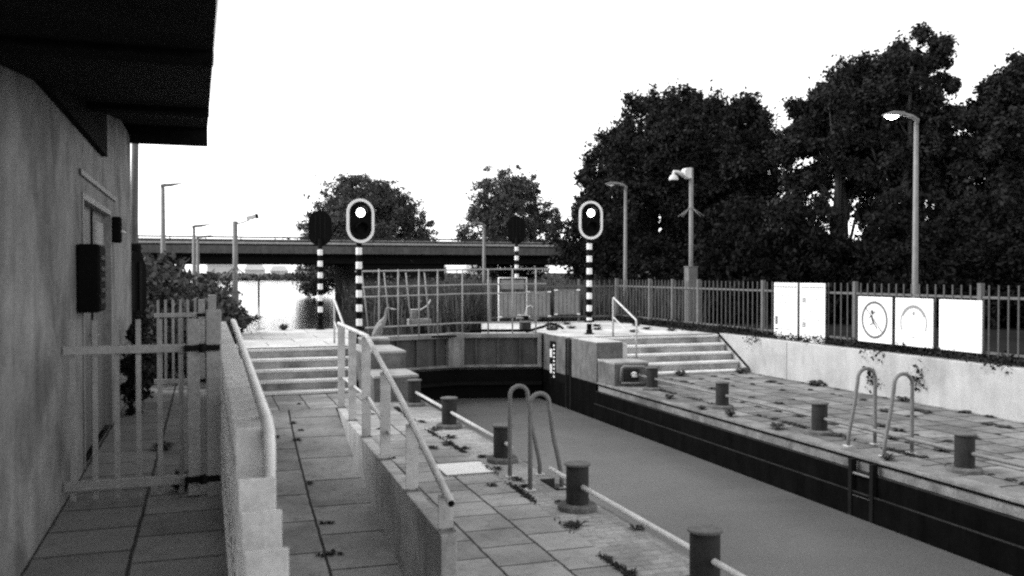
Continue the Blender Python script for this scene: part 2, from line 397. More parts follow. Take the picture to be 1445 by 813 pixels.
# left abutment of the gate
t = thing('lock_pier', 'concrete lock pier face hidden behind the blocks of the near side', 'pier', (L0, 17.25, 0))
q = MB(); q.box(-.6, 0, 0, 3.9, -1.9, UP-.01); q.build('wall', 'block', t, .012)

# ramp wall with its flat top
t = thing('ramp_wall', 'thin stained concrete wall carrying the railing between ramp and near quay', 'wall')
b = MB(); bb = b.b; prev = None
for y in (6.48, 8.5, 10.5, 12.5, 14.0, 15.4):
    x = wall_x(y); z = wall_top(y)
    vv = [bb.verts.new(p) for p in ((x, y, z), (x+.125, y, z), (x+.125, y, -1.2), (x, y, -1.2))]
    if prev:
        for k in range(4): bb.faces.new((prev[k], prev[(k+1) % 4], vv[(k+1) % 4], vv[k]))
    else: bb.faces.new(vv)
    prev = vv
bb.faces.new(prev[::-1]); o = b.build('wall', 'rampwall', t, .01)

# railing on the ramp wall
t = thing('railing', 'grey tubular railing on flat posts sloping down along the ramp wall', 'railing')
py = [15.25, 13.45, 11.7, 9.9, 8.13, 6.6]
def rail_z(y): return float(np.interp(y, [6.4, 8.64, 11.6, 15.8], [.57, .985, 1.44, 1.38]))
for y in py:
    x = wall_x(y)+.062; z = wall_top(y)
    q = MB(); q.box(x-.058, x+.058, y-.007, y+.007, z+.012, rail_z(y)-.015); p = q.build('post', 'rail', t, .003)
    q = MB(); q.box(x-.068, x+.068, y-.05, y+.05, z-.002, z+.012)
    for dx in (-.045, .045): q.lathe((x+dx, y-.032, z+.012), [(.012, 0), (.012, .014)], 6)
    q.build('base_plate', 'rail_dull', p)
pts = [(wall_x(y)+.062, y, rail_z(y)) for y in (15.75, 13.5, 11.9, 11.6, 11.3, 10, 8.64, 7.5, 6.4)]
pts = [(x, y, z) for x, y, z in pts]
q = MB(); q.tube(pts, .030, 14); q.build('handrail', 'rail', t)
q = MB(); q.tube([pts[-1], (pts[-1][0]-.0003, pts[-1][1]-.006, pts[-1][2]-.0012)], .024, 12); q.build('open_end', 'black', t)
mp = [(wall_x(y)+.062+.03, y, z) for y, z in ((15.3, .50), (13.5, .57), (11.7, .64), (11.4, .63), (9.72, .49))]
q = MB(); q.tube(mp, .019, 10); q.build('midrail', 'rail', t)

# short wooden corner plate at the top of the ramp wall
# pale wall under the far fence
t = thing('retaining_wall', 'long pale rendered wall under the fence with signs', 'wall', (11.66, 0, 0))
q = MB(); q.box(0, .32, -14, 19.1, -.5, .80); q.build('wall', 'white_wall', t, .012)
q = MB()
for y in (16.4, 10.2, 4): q.box(-.003, 0, y-.008, y+.008, 0, .79)
q.build('joint', 'sign_grey', t)

# lock gates ---------------------------------------------------------
def gate_leaf(x0, y0, x1, y1, label):
    d = Vector((x1-x0, y1-y0, 0)); L = d.length; ang = math.atan2(d.y, d.x)
    t = thing('lock_gate', label, 'lock gate', (x0, y0, 0), ang, 'mitre gate leaves')
    q = MB(); q.box(.0, L, .03, .09, -1.7, .70); q.build('skin', 'gate', t)
    q = MB(); q.box(0, L, -.10, .22, .70, .80); q.build('top_beam', 'gate_light', t, .01)
    q = MB(); q.box(0, L, -.08, .03, .0, .055); q.build('lower_beam', 'gate_light', t, .006)
    q = MB(); q.box(0, L, -.12, .03, -.42, -.35); q.build('lower_beam', 'black_steel', t)
    q = MB(); q.box(0, L, -.002, .026, -1.7, -.06); q.build('lower_face', 'black', t)  # black sheet covering the lower part of the leaf
    n = 4
    for k in range(1, n):
        q = MB(); q.box(L*k/n-.02, L*k/n+.02, -.05, .028, .056, .699); q.build('stiffener', 'gate', t)
    for xx in ((.01, .10), (L-.24, L-.02)):
        q = MB(); q.box(*xx, -.115, .03, .0, .825); q.build('end_post', 'gate_light', t, .006)
    return t, L
gl, LL = gate_leaf(L0+.02, 20.45, 5.628, 21.0, 'steel lock gate leaf hinged beside the concrete blocks of the near side')
gr, LR = gate_leaf(L1-.02, 20.45, 5.612, 21.0, 'steel lock gate leaf hinged at the pier with the depth gauge')
# mirror the second leaf so that its beams face the camera too
for ch in gr.children: ch.scale = (1, -1, 1)

def gate_railing():
    t = thing('gate_railing', 'tall grid of galvanised tubes standing on top of the closed lock gate', 'railing', (0, 20.5, 0))
    def gy(x): return float(np.interp(x, [3.2, 5.62, 7.8], [-.1, .42, -.05]))*1.0
    for z, xa, xb in ((2.31, 3.17, 7.85), (1.95, 3.2, 7.75), (1.735, 3.35, 7.7), (1.04, 3.4, 7.55)):
        q = MB(); q.tube([(xa, gy(xa), z-.03), (5.3, gy(5.3), z), (5.62, gy(5.62), z+.01), (xb, gy(xb), z+.04)], .018, 8); q.build('rail', 'gate_tube', t)
    for x in (3.72, 4.18, 4.69, 5.16, 5.78, 6.38, 6.95, 7.5):
        q = MB(); q.tube([(x, gy(x)-.02, .78), (x, gy(x)-.02, 2.33)], .019, 8); q.build('post', 'gate_tube', t)
    # brace tubes of the walkway on the other side
    for x in (3.46, 3.98, 4.5, 4.95):
        q = MB(); q.tube([(x+.2, 1.0, .80), (x, .75, 2.25)], .017, 8); q.build('brace', 'gate_tube', t)
    q = MB(); q.box(3.55, 5.6, .22, .95, .735, .775); q.build('walkway', 'black_steel', t)
gate_railing()

# ------------------------------------------------------------------ building with overhanging roof
WX = -.885
t = thing('lock_house', 'grey plastered lock house with dark overhanging roof and door', 'building', (0, 0, 0))
q = MB()
dy0, dy1, dz = 7.55, 9.75, 2.86
q.box(-7, WX, -8, dy0, 0, 3.95); q.box(-7, WX, dy1, 12.4, 0, 3.95); q.box(-7, WX, dy0, dy1, dz, 3.95); q.box(-7, WX-.12, dy0, dy1, 0, dz); q.build('wall', 'plaster', t)
d = MB(); d.box(WX-.119, WX-.055, dy0+.06, dy1-.06, .76, dz-.05); d = d.build('door', 'door', t, .005)
q = MB(); q.box(WX-.055, WX-.048, 9.0, 9.6, 1.95, 2.72); q.build('pane', 'glass', d)
q = MB(); q.box(WX-.055, WX-.04, dy0+1.08, dy0+1.12, .78, dz-.06); q.build('leaf_joint', 'black', d)
q = MB(); q.tube([(WX-.05, 8.55, 1.72), (WX+.01, 8.55, 1.72), (WX+.01, 8.42, 1.72)], .011, 8); q.build('handle', 'galv', d)
q = MB(); q.box(WX-.12, WX+.012, dy0, dy0+.06, .76, dz); q.box(WX-.12, WX+.012, dy1-.06, dy1, .76, dz); q.box(WX-.12, WX+.012, dy0+.06, dy1-.06, dz-.05, dz); q.build('door_frame', 'panel', t)
q = MB(); q.box(WX, WX+.02, 7.4, 10.2, 2.98, 3.02); q.build('lintel_strip', 'door', t)
# monopitch roof rising away from the camera
def soffit(y): return 2.66 + .118*y
b = MB(); bb = b.b; v = []
for y in (-8, 12.45):
    z = soffit(y)
    v.append([bb.verts.new(p) for p in ((-8, y, z), (.035, y, z), (.035, y, z+.5), (-8, y, z+.5))])
for k in range(4): bb.faces.new((v[0][k], v[0][(k+1) % 4], v[1][(k+1) % 4], v[1][k]))
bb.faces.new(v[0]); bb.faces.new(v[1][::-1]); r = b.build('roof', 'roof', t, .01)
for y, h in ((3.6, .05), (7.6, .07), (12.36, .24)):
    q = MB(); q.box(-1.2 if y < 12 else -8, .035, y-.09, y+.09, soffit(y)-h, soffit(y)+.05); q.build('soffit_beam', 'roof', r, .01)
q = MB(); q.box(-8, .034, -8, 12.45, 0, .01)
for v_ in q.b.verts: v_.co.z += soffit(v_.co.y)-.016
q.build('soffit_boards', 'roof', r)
q = MB(); q.box(WX, WX+.05, -8, 9.0, 3.30, 4.0); q.build('eave_board', 'roof', t)
t = thing('wall_lamp', 'small dark bulkhead lamp beside the lock house door', 'lamp', (WX, 9.92, 2.68))
q = MB(); q.box(0, .09, -.07, .07, -.13, .13); q.build('case', 'black', t, .02)
q = MB(); q.lathe((.045, 0, -.03), [(.01, -.02), (.05, 0), (.01, .03)], 10); o = q.build('glass', 'glass', t); o.location = (.04, 0, 0)
t = thing('letter_box', 'black louvred box on the lock house wall before the door', 'box', (WX, 7.42, 2.2))
q = MB(); q.box(0, .16, -.2, .2, -.24, .26); q.build('case', 'black', t, .02)
for k in range(5):
    q = MB(); q.bar((.162, -.17, -.16+k*.08), (.162, .17, -.16+k*.08), .012, .03); q.build('louvre', 'bollard', t)
t = thing('round_post', 'pale round post at the corner of the lock house carrying a black signal board', 'post', (-.96, 14.05, 0))
q = MB(); q.tube([(0, 0, .7), (0, 0, 3.0), (.03, 0, 4.6)], [.062, .055, .045], 12); q.build('shaft', 'fence', t)
q = MB(); q.lathe((0, 0, 2.45), [(.08, 0), (.09, .02), (.09, .2), (.07, .22)], 12); q.build('collar', 'black', t)

# ------------------------------------------------------------------ signals
def stadium(wd, h, n=14):
    r = wd/2; c = h/2-r; p = []
    for k in range(n+1): a = math.pi*k/n; p.append((r*math.cos(a), c+r*math.sin(a)))
    for k in range(n+1): a = math.pi+math.pi*k/n; p.append((r*math.cos(a), -c+r*math.sin(a)))
    return p
def signal(x, y, zc, z0, rz, label, lit, wd=.60, h=.92, bands=7, name='lock_signal'):
    t = thing(name, label, 'signal', (x, y, z0), rz)
    zc -= z0
    T = Matrix.Translation((0, -.1, zc))
    q = MB(); q.prism(stadium(wd+.004, h+.004), .05, T); bd = q.build('board', 'black', t, .008)
    q = MB(); q.ringprism(stadium(wd, h), stadium(wd-.115, h-.115), .014, Matrix.Translation((0, -.115, zc))); q.build('border', 'white', bd)
    for dz, on in ((.17, True), (-.17, False)):
        q = MB(); q.lathe((0, 0, 0), [(.092, 0), (.092, .012)], 24); l = q.build('lens', 'lens_on' if (on and lit) else 'lens_off', bd); l.rotation_euler = (R(90), 0, 0); l.location = (0, -.102, zc+dz)
        q = MB(); bq = q.b; n = 16; pr = None
        for k in range(n+1):
            a = R(-35) + R(250)*k/n; ln = .17*math.sin(min(1, max(.12, (math.sin(a)+.6)/1.4))*math.pi/2)
            c, s_ = math.cos(a), math.sin(a)
            vv = [bq.verts.new(p) for p in ((.122*c, -.1, zc+dz+.122*s_), (.122*c, -.1-ln, zc+dz+.122*s_+.01), (.13*c, -.1-ln, zc+dz+.13*s_+.01), (.13*c, -.1, zc+dz+.13*s_))]
            if pr:
                for i in range(4): bq.faces.new((pr[i], pr[(i+1) % 4], vv[(i+1) % 4], vv[i]))
            else: bq.faces.new(vv)
            pr = vv
        bq.faces.new(pr[::-1]); q.build('hood', 'hood', bd)
    for k in (-1, 0, 1):
        q = MB(); q.box(-.015+k*.12, .015+k*.12, -.05, -.038, zc-h*.38, zc+h*.38); q.build('back_rib', 'black_steel', bd)
    q = MB(); q.tube([(0, 0, 0), (0, 0, zc-h*.30)], .058, 14); pl = q.build('pole', 'black', t)
    top = zc-h/2-.10
    for k in range(bands):
        zz = top-.07-k*.297
        if zz < .3: break
        q = MB(); q.lathe((0, 0, zz), [(.0585, -.075), (.066, -.068), (.066, .068), (.0585, .075)], 14); q.build('white_band', 'white', pl)
    q = MB(); q.lathe((0, 0, 0), [(.12, 0), (.12, .02), (.075, .025), (.075, .10), (.06, .11)], 16)
    ft = q.build('foot', 'black_steel', t)
    q = MB(); q.lathe((0, 0, .28), [(.06, 0), (.075, .01), (.075, .05), (.06, .06)], 12); q.box(-.125, .125, -.02, .02, .29, .33); q.build('clamp', 'black_steel', ft)
    return t
signal(3.04, 19.05, 3.33, UP, R(10), 'lit lock signal with white oval border on banded pole behind the ramp stairs', True)
signal(8.76, 20.19, 3.51, UP, R(-4), 'lit lock signal with white oval border on the far pier by the handrail', True)
signal(2.83, 24.05, 3.41, UP, R(172), 'dark back of a lock signal on banded pole at the water edge', True)
signal(9.72, 28.4, 3.66, .45, R(163), 'dark back of a lock signal against the small tree beyond the fence', True)
t = thing('lock_signal', 'black oval signal board seen edge on at the lock house corner', 'signal', (-.88, 12.95, .74), R(62))
q = MB(); q.prism(stadium(.56, .94), .07, Matrix.Translation((0, 0, 1.32))); q.build('board', 'black', t, .01)
q = MB(); q.box(-.12, -.06, -.03, .01, 1.0, 1.65); q.box(.06, .12, -.03, .01, 1.0, 1.65); q.build('back_rib', 'black_steel', t)
q = MB(); q.tube([(0, .03, 0), (0, .03, 1.0)], .04, 10); q.build('pole', 'black', t)

# ------------------------------------------------------------------ bollards, pipe rails, ladders
def bollard(x, y, label, group):
    t = thing('bollard', label, 'bollard', (x, y, 0), 0, group)
    q = MB(); q.lathe((0, 0, 0), [(.19, 0), (.19, .04), (.17, .055)], 28); q.build('base_ring', 'block', t)
    q = MB(); q.lathe((0, 0, .04), [(.108, 0), (.108, .375)], 28); q.build('shaft', 'bollard', t)
    q = MB(); q.lathe((0, 0, .415), [(.118, 0), (.126, .004), (.126, .018), (.115, .024)], 28); q.build('cap', 'bollard_cap', t)
    return t
for i, (y, lab) in enumerate(((15.15, 'dark steel bollard in front of the low concrete block of the near quay'), (12.82, 'dark steel bollard second from the concrete block on the near quay'),
               (10.31, 'dark steel bollard beside the ladder where the pipe rail ends'), (8.0, 'dark steel bollard just before the ladder hoops on the near quay'), (5.66, 'dark steel bollard nearest the camera cut off by the picture edge'))):
    bollard(3.35, y, lab, 'bollards along the near quay')
for y, lab in ((15.7, 'dark steel bollard at the foot of the far stairs'), (13.2, 'dark steel bollard in the middle of the far quay'), (10.67, 'dark steel bollard beside the ladder hoops of the far quay'), (8.1, 'dark steel bollard on the far quay past the ladder at the picture edge')):
    bollard(8.13, y, lab, 'bollards along the far quay')
def pipe(x, y0, y1, z, label, mt='rail'):
    t = thing('pipe_rail', label, 'pipe rail', (x, 0, 0))
    q = MB(); q.tube([(0, y0, z), (0, (y0+y1)/2, z), (0, y1, z)], .024, 10); q.build('pipe', mt, t); return t
pipe(3.36, 10.0, 15.6, .23, 'pale pipe rail threaded through the bollards from the block to the ladder')
pipe(3.36, 2.0, 8.75, .23, 'pale pipe rail threaded through the two nearest bollards')
pipe(8.14, 2.0, 16.6, .22, 'grey pipe rail threaded through the bollards of the far quay', 'rail_dull')
def ladder(x0, x1, y, label, far, sy=0, wl=.3):
    """two hoops; x0 is the foot on the quay, x1 the foot at the edge"""
    t = thing('lock_ladder', label, 'ladder', (0, y, 0)); s = 1 if x1 > x0 else -1
    for dy in (-.33, .33):
        xt = x1 - s*.14; r = abs(xt-x0)/2; c = (x0+xt)/2; pts = [(x0, dy, 0), (x0, dy, .25), (x0, dy, .55), (x0, dy, .92-r+.08)]
        for k in range(1, 10): a = math.pi*k/10; pts.append((c-s*r*math.cos(a), dy, 1.0-r + r*math.sin(a)))
        pts += [(xt, dy, .92-r+.05), (xt+s*.045, dy, .55), (x1-s*.02, dy, .22), (x1, dy, .12), (x1, dy, 0)]
        q = MB(); q.tube(pts, .024, 12); h = q.build('hoop', 'galv', t)
        for xx in (x0, x1):
            q = MB(); q.box(xx-.05, xx+.05, dy-.05, dy+.05, -.002, .012); q.build('foot_plate', 'rail', h)
    xe = L0 if not far else L1
    se = 1 if not far else -1
    for dy in (sy-wl, sy+wl):
        q = MB(); q.box(*sorted((xe+se*.02, xe+se*.10)), dy-.03, dy+.03, -1.6, -.05); q.build('stile', 'black_steel' if far else 'bollard', t)
    for k in range(5):
        q = MB(); q.tube([(xe+se*.07, sy-wl, -.22-k*.27), (xe+se*.07, sy+wl, -.22-k*.27)], .016, 8); q.build('rung', 'rail_dull', t)
    return t
ladder(3.17, 3.52, 9.16, 'pair of galvanised ladder hoops on the near quay beside the pipe rail', False)
ladder(8.32, 7.90, 9.45, 'pair of galvanised ladder hoops on the far quay with rungs down the dark wall', True, -.32, .19)
t = thing('recess_frame', 'dark steel recess frame for the ladder in the edge of the near quay', 'frame', (3.56, 9.0, 0))
q = MB(); q.box(-.13, .05, -.25, .25, .001, .006); q.build('plate', 'black_steel', t)
q = MB(); q.bar((-.1, -.2, .03), (.03, .15, .05), .05, .05); q.build('latch', 'rail_dull', t)
t = thing('cover_plate', 'pale square service cover set in the slabs of the near quay', 'cover', (2.80, 10.05, 0))
q = MB(); q.box(-.29, .29, -.33, .33, -.02, .006); q.build('plate', 'white', t, .004)
q = MB(); q.ringprism([(-.3, -.34), (.3, -.34), (.3, .34), (-.3, .34)], [(-.285, -.325), (.285, -.325), (.285, .325), (-.285, .325)], .008, Matrix.Rotation(R(90), 4, 'X')); o = q.build('rim', 'rail_dull', t); o.location.z = .009
# valve guard on the far block
t = thing('valve_guard', 'bent grey tube guard around a small white valve at the far block', 'guard', (8.0, 16.36, 0))
q = MB(); q.tube([(-.22, 0, .10), (-.22, -.04, .36), (-.18, -.06, .40), (.16, -.22, .40), (.22, -.24, .36), (.24, -.26, 0)], .03, 10); q.build('tube', 'rail_dull', t)
q = MB(); q.tube([(-.22, -.02, .07), (.22, -.22, .07)], .02, 8); q.build('lower_bar', 'rail_dull', t)
q = MB(); q.box(-.14, .16, -.03, .03, .10, .34); q.build('recess', 'bollard', t)
q = MB(); q.lathe((0, 0, 0), [(.02, -.05), (.05, -.04), (.055, .04), (.02, .06)], 12); q.bar((-.06, 0, .03), (.06, -.02, -.03), .04, .03); o = q.build('valve', 'white', t); o.location = (.03, -.08, .23)
t = thing('guard_post', 'short wide grey post between the valve guard and the first far bollard', 'post', (8.28, 16.0, 0))
q = MB(); q.box(-.07, .07, -.08, .08, 0, .36); q.build('post', 'rail_dull', t, .02)
q = MB(); q.box(-.10, .10, -.11, .11, 0, .02); q.build('base_plate', 'block', t)

# handrails at the two flights
def stair_rail(x, y0, y1, z0, label):
    t = thing('stair_handrail', label, 'handrail', (x, 0, 0))
    q = MB(); q.tube([(0, y1, z0), (0, y1, z0+.86), (0, y1-.03, z0+.90), (0, y0+.02, z0+.45), (0, y0, z0+.40), (0, y0, z0-.36)], .022, 10); q.build('handrail', 'rail', t)
    q = MB(); q.tube([(0, y1, z0+.46), (0, y0, z0-.0)], .014, 8); q.build('midrail', 'rail', t)
stair_rail(8.93, 18.0, 19.2, UP, 'bent tube handrail beside the far stairs')
stair_rail(2.56, 17.9, 19.3, UP, 'bent tube handrail at the top of the ramp stairs')

# ------------------------------------------------------------------ fence along the path, path gates
t = thing('path_railing', 'row of close flat posts with white handrail between upper path and ramp', 'railing', (.2, 0, 0))
ys = [2.45, 2.7, 2.95, 3.25, 3.55, 3.85] + [4.2+.31*k for k in range(31)]
for i, y in enumerate(ys):
    zt = 1.56 if y >= 4.2 else 1.56-(4.2-y)*.20-.08
    q = MB(); q.box(-.08, .07, y-.008, y+.008, .0, zt); q.build('post', 'rail_pale', t, .004)
q = MB(); q.box(-.075, .055, 2.45, 13.6, .80, .83); q.box(-.05, .03, 4.25, 13.6, 1.36, 1.39); q.build('bottom_rail', 'rail_pale', t)
for i, y in enumerate(ys[::2]):
    for z in (.86, 1.2):
        q = MB(); q.lathe((-.092, y+.03, z), [(.004, -.009), (.009, -.004), (.009, .004), (.004, .009)], 10); q.build('bolt', 'rail_white', t)
q = MB(); q.tube([(.062, 4.16, 1.2), (.062, 4.12, 1.45), (.062, 4.16, 1.54), (.062, 4.3, 1.575), (.062, 9.1, 1.75), (.062, 9.6, 1.76)], .028, 12); q.build('handrail', 'rail_white', t)
q = MB(); q.tube([(.03, 4.2, 1.0), (.03, 13.5, 1.0)], .02, 8); q.build('midrail', 'rail_dull', t)

def path_gate(y, x0, x1, ztop, zr1, zr0, n, label, deep=.05):
    t = thing('path_gate', label, 'gate', (0, y, 0), 0, 'picket gates across the upper path')
    q = MB(); q.box(x0, x1-.17, -.02, .02, zr1-.027, zr1+.027); q.build('rail', 'gatebar', t, .004)
    q = MB(); q.box(x0, x1-.17, -.02, .02, zr0-.03, zr0+.03); q.build('rail', 'gatebar', t, .004)
    for k in range(n):
        x = x0+.05+(x1-.28-x0-.05)*k/(n-1)
        q = MB(); q.box(x-.016, x+.016, .021, .033, .76, ztop); q.build('picket', 'gatebar', t)
    q = MB(); q.box(x1-.24, x1-.16, -.03, .03, .75, ztop+.0); q.build('frame_post', 'gatebar', t, .005)
    q = MB(); q.box(x1-.12, x1-.02, -.04, .04, .70, ztop+.06); q.build('hinge_post', 'gatebar', t, .006)
    for z in (zr1, zr0):
        q = MB(); q.box(x1-.26, x1-.03, -.055, -.035, z-.02, z+.02); q.lathe((x1-.14, -.05, z), [(.022, -.03), (.022, .03)], 10); q.build('hinge', 'black_steel', t)
    return t
path_gate(6.5, WX+.01, .12, 1.94, 1.745, .86, 6, 'grey picket gate across the path nearest to the camera')
path_gate(12.6, WX+.25, .15, 1.90, 1.70, .84, 6, 'grey picket gate across the path at the far corner of the lock house')
t = thing('corner_post', 'grey steel corner post with a narrow fence wing at the water end of the path', 'post', (.62, 22.9, UP))
q = MB(); q.box(-.03, .03, -.03, .03, 0, .92); q.build('post', 'fence', t)
q = MB(); q.box(-.75, -.03, -.012, .012, .80, .84); q.box(-.75, -.03, -.012, .012, .14, .18)
for k in range(4): q.box(-.66+k*.16, -.64+k*.16, -.008, .008, .02, .9)
q.build('wing', 'fence', t)

# ------------------------------------------------------------------ far fence with signs
FX = 11.95
t = thing('picket_fence', 'long steel picket fence standing on the pale wall', 'fence', (FX, 0, 0))
posts = [25.45, 23.24, 21.9, 20.55, 17.7, 14.62, 11.6, 8.6, 5.6]
for y in posts:
    q = MB(); q.box(-.04, .04, y-.04, y+.04, .78 if y > 19.2 else .80, 2.08); q.build('post', 'fence', t, .005)
for a, b in zip(posts, posts[1:]):
    q = MB(); q.box(-.018, .018, b+.04, a-.04, 1.83, 1.87); q.build('rail', 'fence', t)
    q = MB(); q.box(-.018, .018, b+.04, a-.04, .94, .98); q.build('rail', 'fence', t)
    n = max(2, int((a-b)/.185)); q = MB()
    for k in range(1, n): y = b+(a-b)*k/n; q.box(-.03, -.0185, y-.013, y+.013, .87, 2.05)
    q.build('pickets', 'picket', t)
t = thing('picket_fence', 'short steel picket fence across the far end of the platform behind the panels', 'fence', (0, 25.45, 0))
xs = [11.87, 10.7, 9.3, 7.9]
for x in xs[1:]:
    q = MB(); q.box(x-.03, x+.03, -.03, .03, .7, 2.05); q.build('post', 'fence', t)
for a, b in zip(xs, xs[1:]):
    for z in (1.84, .93):
        q = MB(); q.box(b+.031, a-.031, -.016, .016, z-.02, z+.02); q.build('rail', 'fence', t)
    n = int((a-b)/.155); q = MB()
    for k in range(1, n): x = b+(a-b)*k/n; q.box(x-.012, x+.012, -.03, -.0165, .86, 2.03)
    q.build('pickets', 'picket', t)
# corrugated panels hung on that fence
def sheet(x0, x1, y, z0, z1, label, frame):
    t = thing('metal_panel', label, 'panel', (x0, y, 0), 0, 'sheet panels behind the lock gate')
    wd = x1-x0; n = 6; q = MB()
    for k in range(n):
        a, c = wd*k/n, wd*(k+1)/n
        q.box(a+.008, c-.008, -.02, .012, z0, z1)
    q.box(0, wd, .012, .02, z0, z1); q.build('sheet', 'panel', t)
    for z in (z0+.02, z1-.02):
        q = MB(); q.box(-.02, wd+.02, -.035, -.021, z-.02, z+.02); q.build('crossbar', 'galv', t)
    for xx in (.03, wd-.03):
        q = MB(); q.box(xx-.05, xx+.05, -.05, -.036, z1-.035, z1+.005); q.box(xx-.05, xx+.05, -.05, -.036, z0-.005, z0+.035); q.build('clip', 'white', t)
    if frame:
        q = MB(); q.tube([(-.03, -.06, z0-.1), (-.03, -.06, frame), (wd+.03, -.06, frame), (wd+.03, -.06, z0-.1)], .022, 8); q.build('tube_frame', 'rail_white', t)
        q = MB(); q.box(.06, wd-.04, -.04, -.02, z1+.10, frame-.06); q.build('upper_plate', 'panel', t)
    return t
sheet(8.08, 8.88, 25.2, .95, 1.68, 'grey ribbed panel in a pale tube frame behind the lock gate', 2.10)
sheet(8.98, 9.70, 25.3, .95, 1.70, 'grey ribbed panel between the framed panel and the fence', 0)
sheet(9.86, 10.64, 25.32, 1.0, 1.75, 'grey ribbed panel clipped to the short picket fence', 0)
t = thing('gate_winch', 'small gate winch with bent handle on the walkway in front of the framed panel', 'winch', (7.62, 21.6, UP))
q = MB(); q.box(-.12, .12, -.12, .12, 0, .30); q.build('housing', 'bollard', t, .02)
q = MB(); q.lathe((0, 0, .3), [(.1, 0), (.1, .08), (.05, .1)], 14); q.build('drum', 'black', t)
q = MB(); q.tube([(-.2, 0, .42), (.0, 0, .40), (.05, 0, .62), (.15, 0, .66), (.2, 0, .60)], .016, 8); q.build('crank', 'rail', t)
q = MB(); q.tube([(-.25, -.05, .34), (.35, -.05, .32)], .03, 8); q.build('bar', 'galv', t)
t = thing('gate_actuator', 'pale gate actuator box with bent crank behind the railing of the gate', 'actuator', (4.98, 22.0, -.12))
q = MB(); q.box(-.28, .30, -.12, .12, 1.06, 1.24); q.build('housing', 'gate_light', t, .03)
q = MB(); q.box(-.05, .12, -.1, .1, .5, 1.06); q.build('stand', 'black_steel', t)
q = MB(); q.box(-.2, -.06, -.08, .08, 1.24, 1.42); q.build('motor', 'rail_dull', t, .02)
q = MB(); q.tube([(-.2, 0, 1.46), (.05, 0, 1.46), (.22, 0, 1.56), (.30, 0, 1.70)], .018, 8); q.build('crank', 'rail', t)
q = MB(); q.tube([(6.1, 0, 0.84), (6.9, .02, .82), (7.7, .15, .80), (8.2, .55, .86), (8.5, .75, .93), (8.75, .8, .86), (8.9, .9, .79)], .035, 8); o = q.build('rubber_hose', 'black'); o.location = (0, 21.35, 0)
tag(o, 'black rubber hose lying over the end of the lock gate', 'hose')

# signs
def sign(yc, wy, z0, z1, label, cat='sign'):
    t = thing('sign_board', label, cat, (FX-.10, yc, 0))
    q = MB(); q.box(-.012, .012, -wy/2, wy/2, z0, z1)
    q.build('plate', 'sign', t, .006)
    for y in (-wy*.3, wy*.3):
        q = MB(); q.box(.013, .08, y-.02, y+.02, z0+.05, z1-.05); q.build('bracket', 'fence', t)
    return t
def sbar(mb, y0, y1, z0, z1): mb.box(-.0155, -.0125, y0, y1, z0, z1)     # print stands 3 mm proud of the plate
rnd = random.Random(5)
def textlines(t, wy, rows, mt):
    q = MB()
    for z, a, b, h in rows:
        y = wy/2-a*wy
        while y > wy/2-b*wy:
            l = rnd.uniform(.03, .085); sbar(q, y-l, y, z, z+h); y -= l+.02
    q.build('lettering', mt, t)
t = sign(16.71, .82, .82, 2.035, 'tall white information panel with small dark symbols low on its edge')
textlines(t, .86, [(1.93, .06, .9, .035), (1.76, .08, .8, .018), (1.60, .08, .7, .018), (1.27, .35, .7, .014), (1.03, .3, .62, .018), (.9, .08, .8, .012)], 'sign_faint')
q = MB(); sbar(q, .27, .36, 1.13, 1.31); q.build('pictogram', 'sign_dark', t)
q = MB(); [q.box(-.0185, -.0158, .285, .345, z, z+.025) for z in (1.16, 1.215, 1.27)]; q.build('pictogram_mark', 'sign_faint', t)
q = MB(); sbar(q, .24, .36, 1.015, 1.045); sbar(q, .29, .35, .945, .975); q.build('pictogram', 'sign_dark', t)
t = sign(15.80, .82, .81, 2.035, 'tall white information panel with two grey square symbols')
textlines(t, .86, [(1.93, .1, .9, .035), (1.78, .33, .8, .014), (1.70, .6, .75, .018), (1.45, .3, .6, .014), (1.27, .33, .85, .014), (1.0, .35, .7, .016), (.94, .35, .8, .014), (.88, .3, .8, .014)], 'sign_faint')
q = MB()
for zb in (1.63, 1.12):
    for i in range(2):
        for j in range(3): sbar(q, .20+i*.065, .25+i*.065, zb+j*.036, zb+.026+j*.036)
    sbar(q, .21, .30, zb+.14, zb+.155)
q.build('pictogram', 'sign_grey', t)
def ring(mb, ro, ri, zc, a0=0, a1=360, yo=0):
    n = 48
    for k in range(n):
        a, c = R(a0+(a1-a0)*k/n), R(a0+(a1-a0)*(k+1)/n)
        P = [(r*math.cos(x)+yo, zc+r*math.sin(x)) for r, x in ((ri, a), (ro, a), (ro, c), (ri, c))]
        A = [mb.b.verts.new((-.0155, y, z)) for y, z in P]; mb.b.faces.new(A)
t = sign(13.95, .90, .945, 1.80, 'white prohibition sign with a grey ring slashed over a running figure')
q = MB(); ring(q, .35, .305, 1.37); q.build('ring', 'sign_grey', t)
q = MB(); q.bar((-.014, .24, 1.60), (-.014, -.24, 1.13), .003, .034, (1, 0, 0)); q.build('slash', 'sign_grey', t)
q = MB()
for a, b, w_ in (((.06, 1.46), (.035, 1.39), .045), ((.045, 1.40), (.0, 1.30), .04), ((.06, 1.47), (-.03, 1.53), .016), ((.06, 1.45), (.14, 1.41), .016), ((.0, 1.31), (.09, 1.29), .018), ((.09, 1.29), (.12, 1.27), .014), ((.0, 1.31), (-.08, 1.21), .02)):
    q.bar((-.0165, a[0], a[1]), (-.0165, b[0], b[1]), .003, w_*1.5, (1, 0, 0))
q.build('figure', 'sign_dark', t)
q = MB(); q.lathe((0, 0, 0), [(.035, 0), (.035, .003)], 16); o = q.build('figure_head', 'sign_dark', t); o.rotation_euler = (0, R(-90), 0); o.location = (-.0135, .065, 1.515)
t = sign(12.96, .90, .945, 1.80, 'white sign with a faint bleached ring, hung under the lit street lamp')
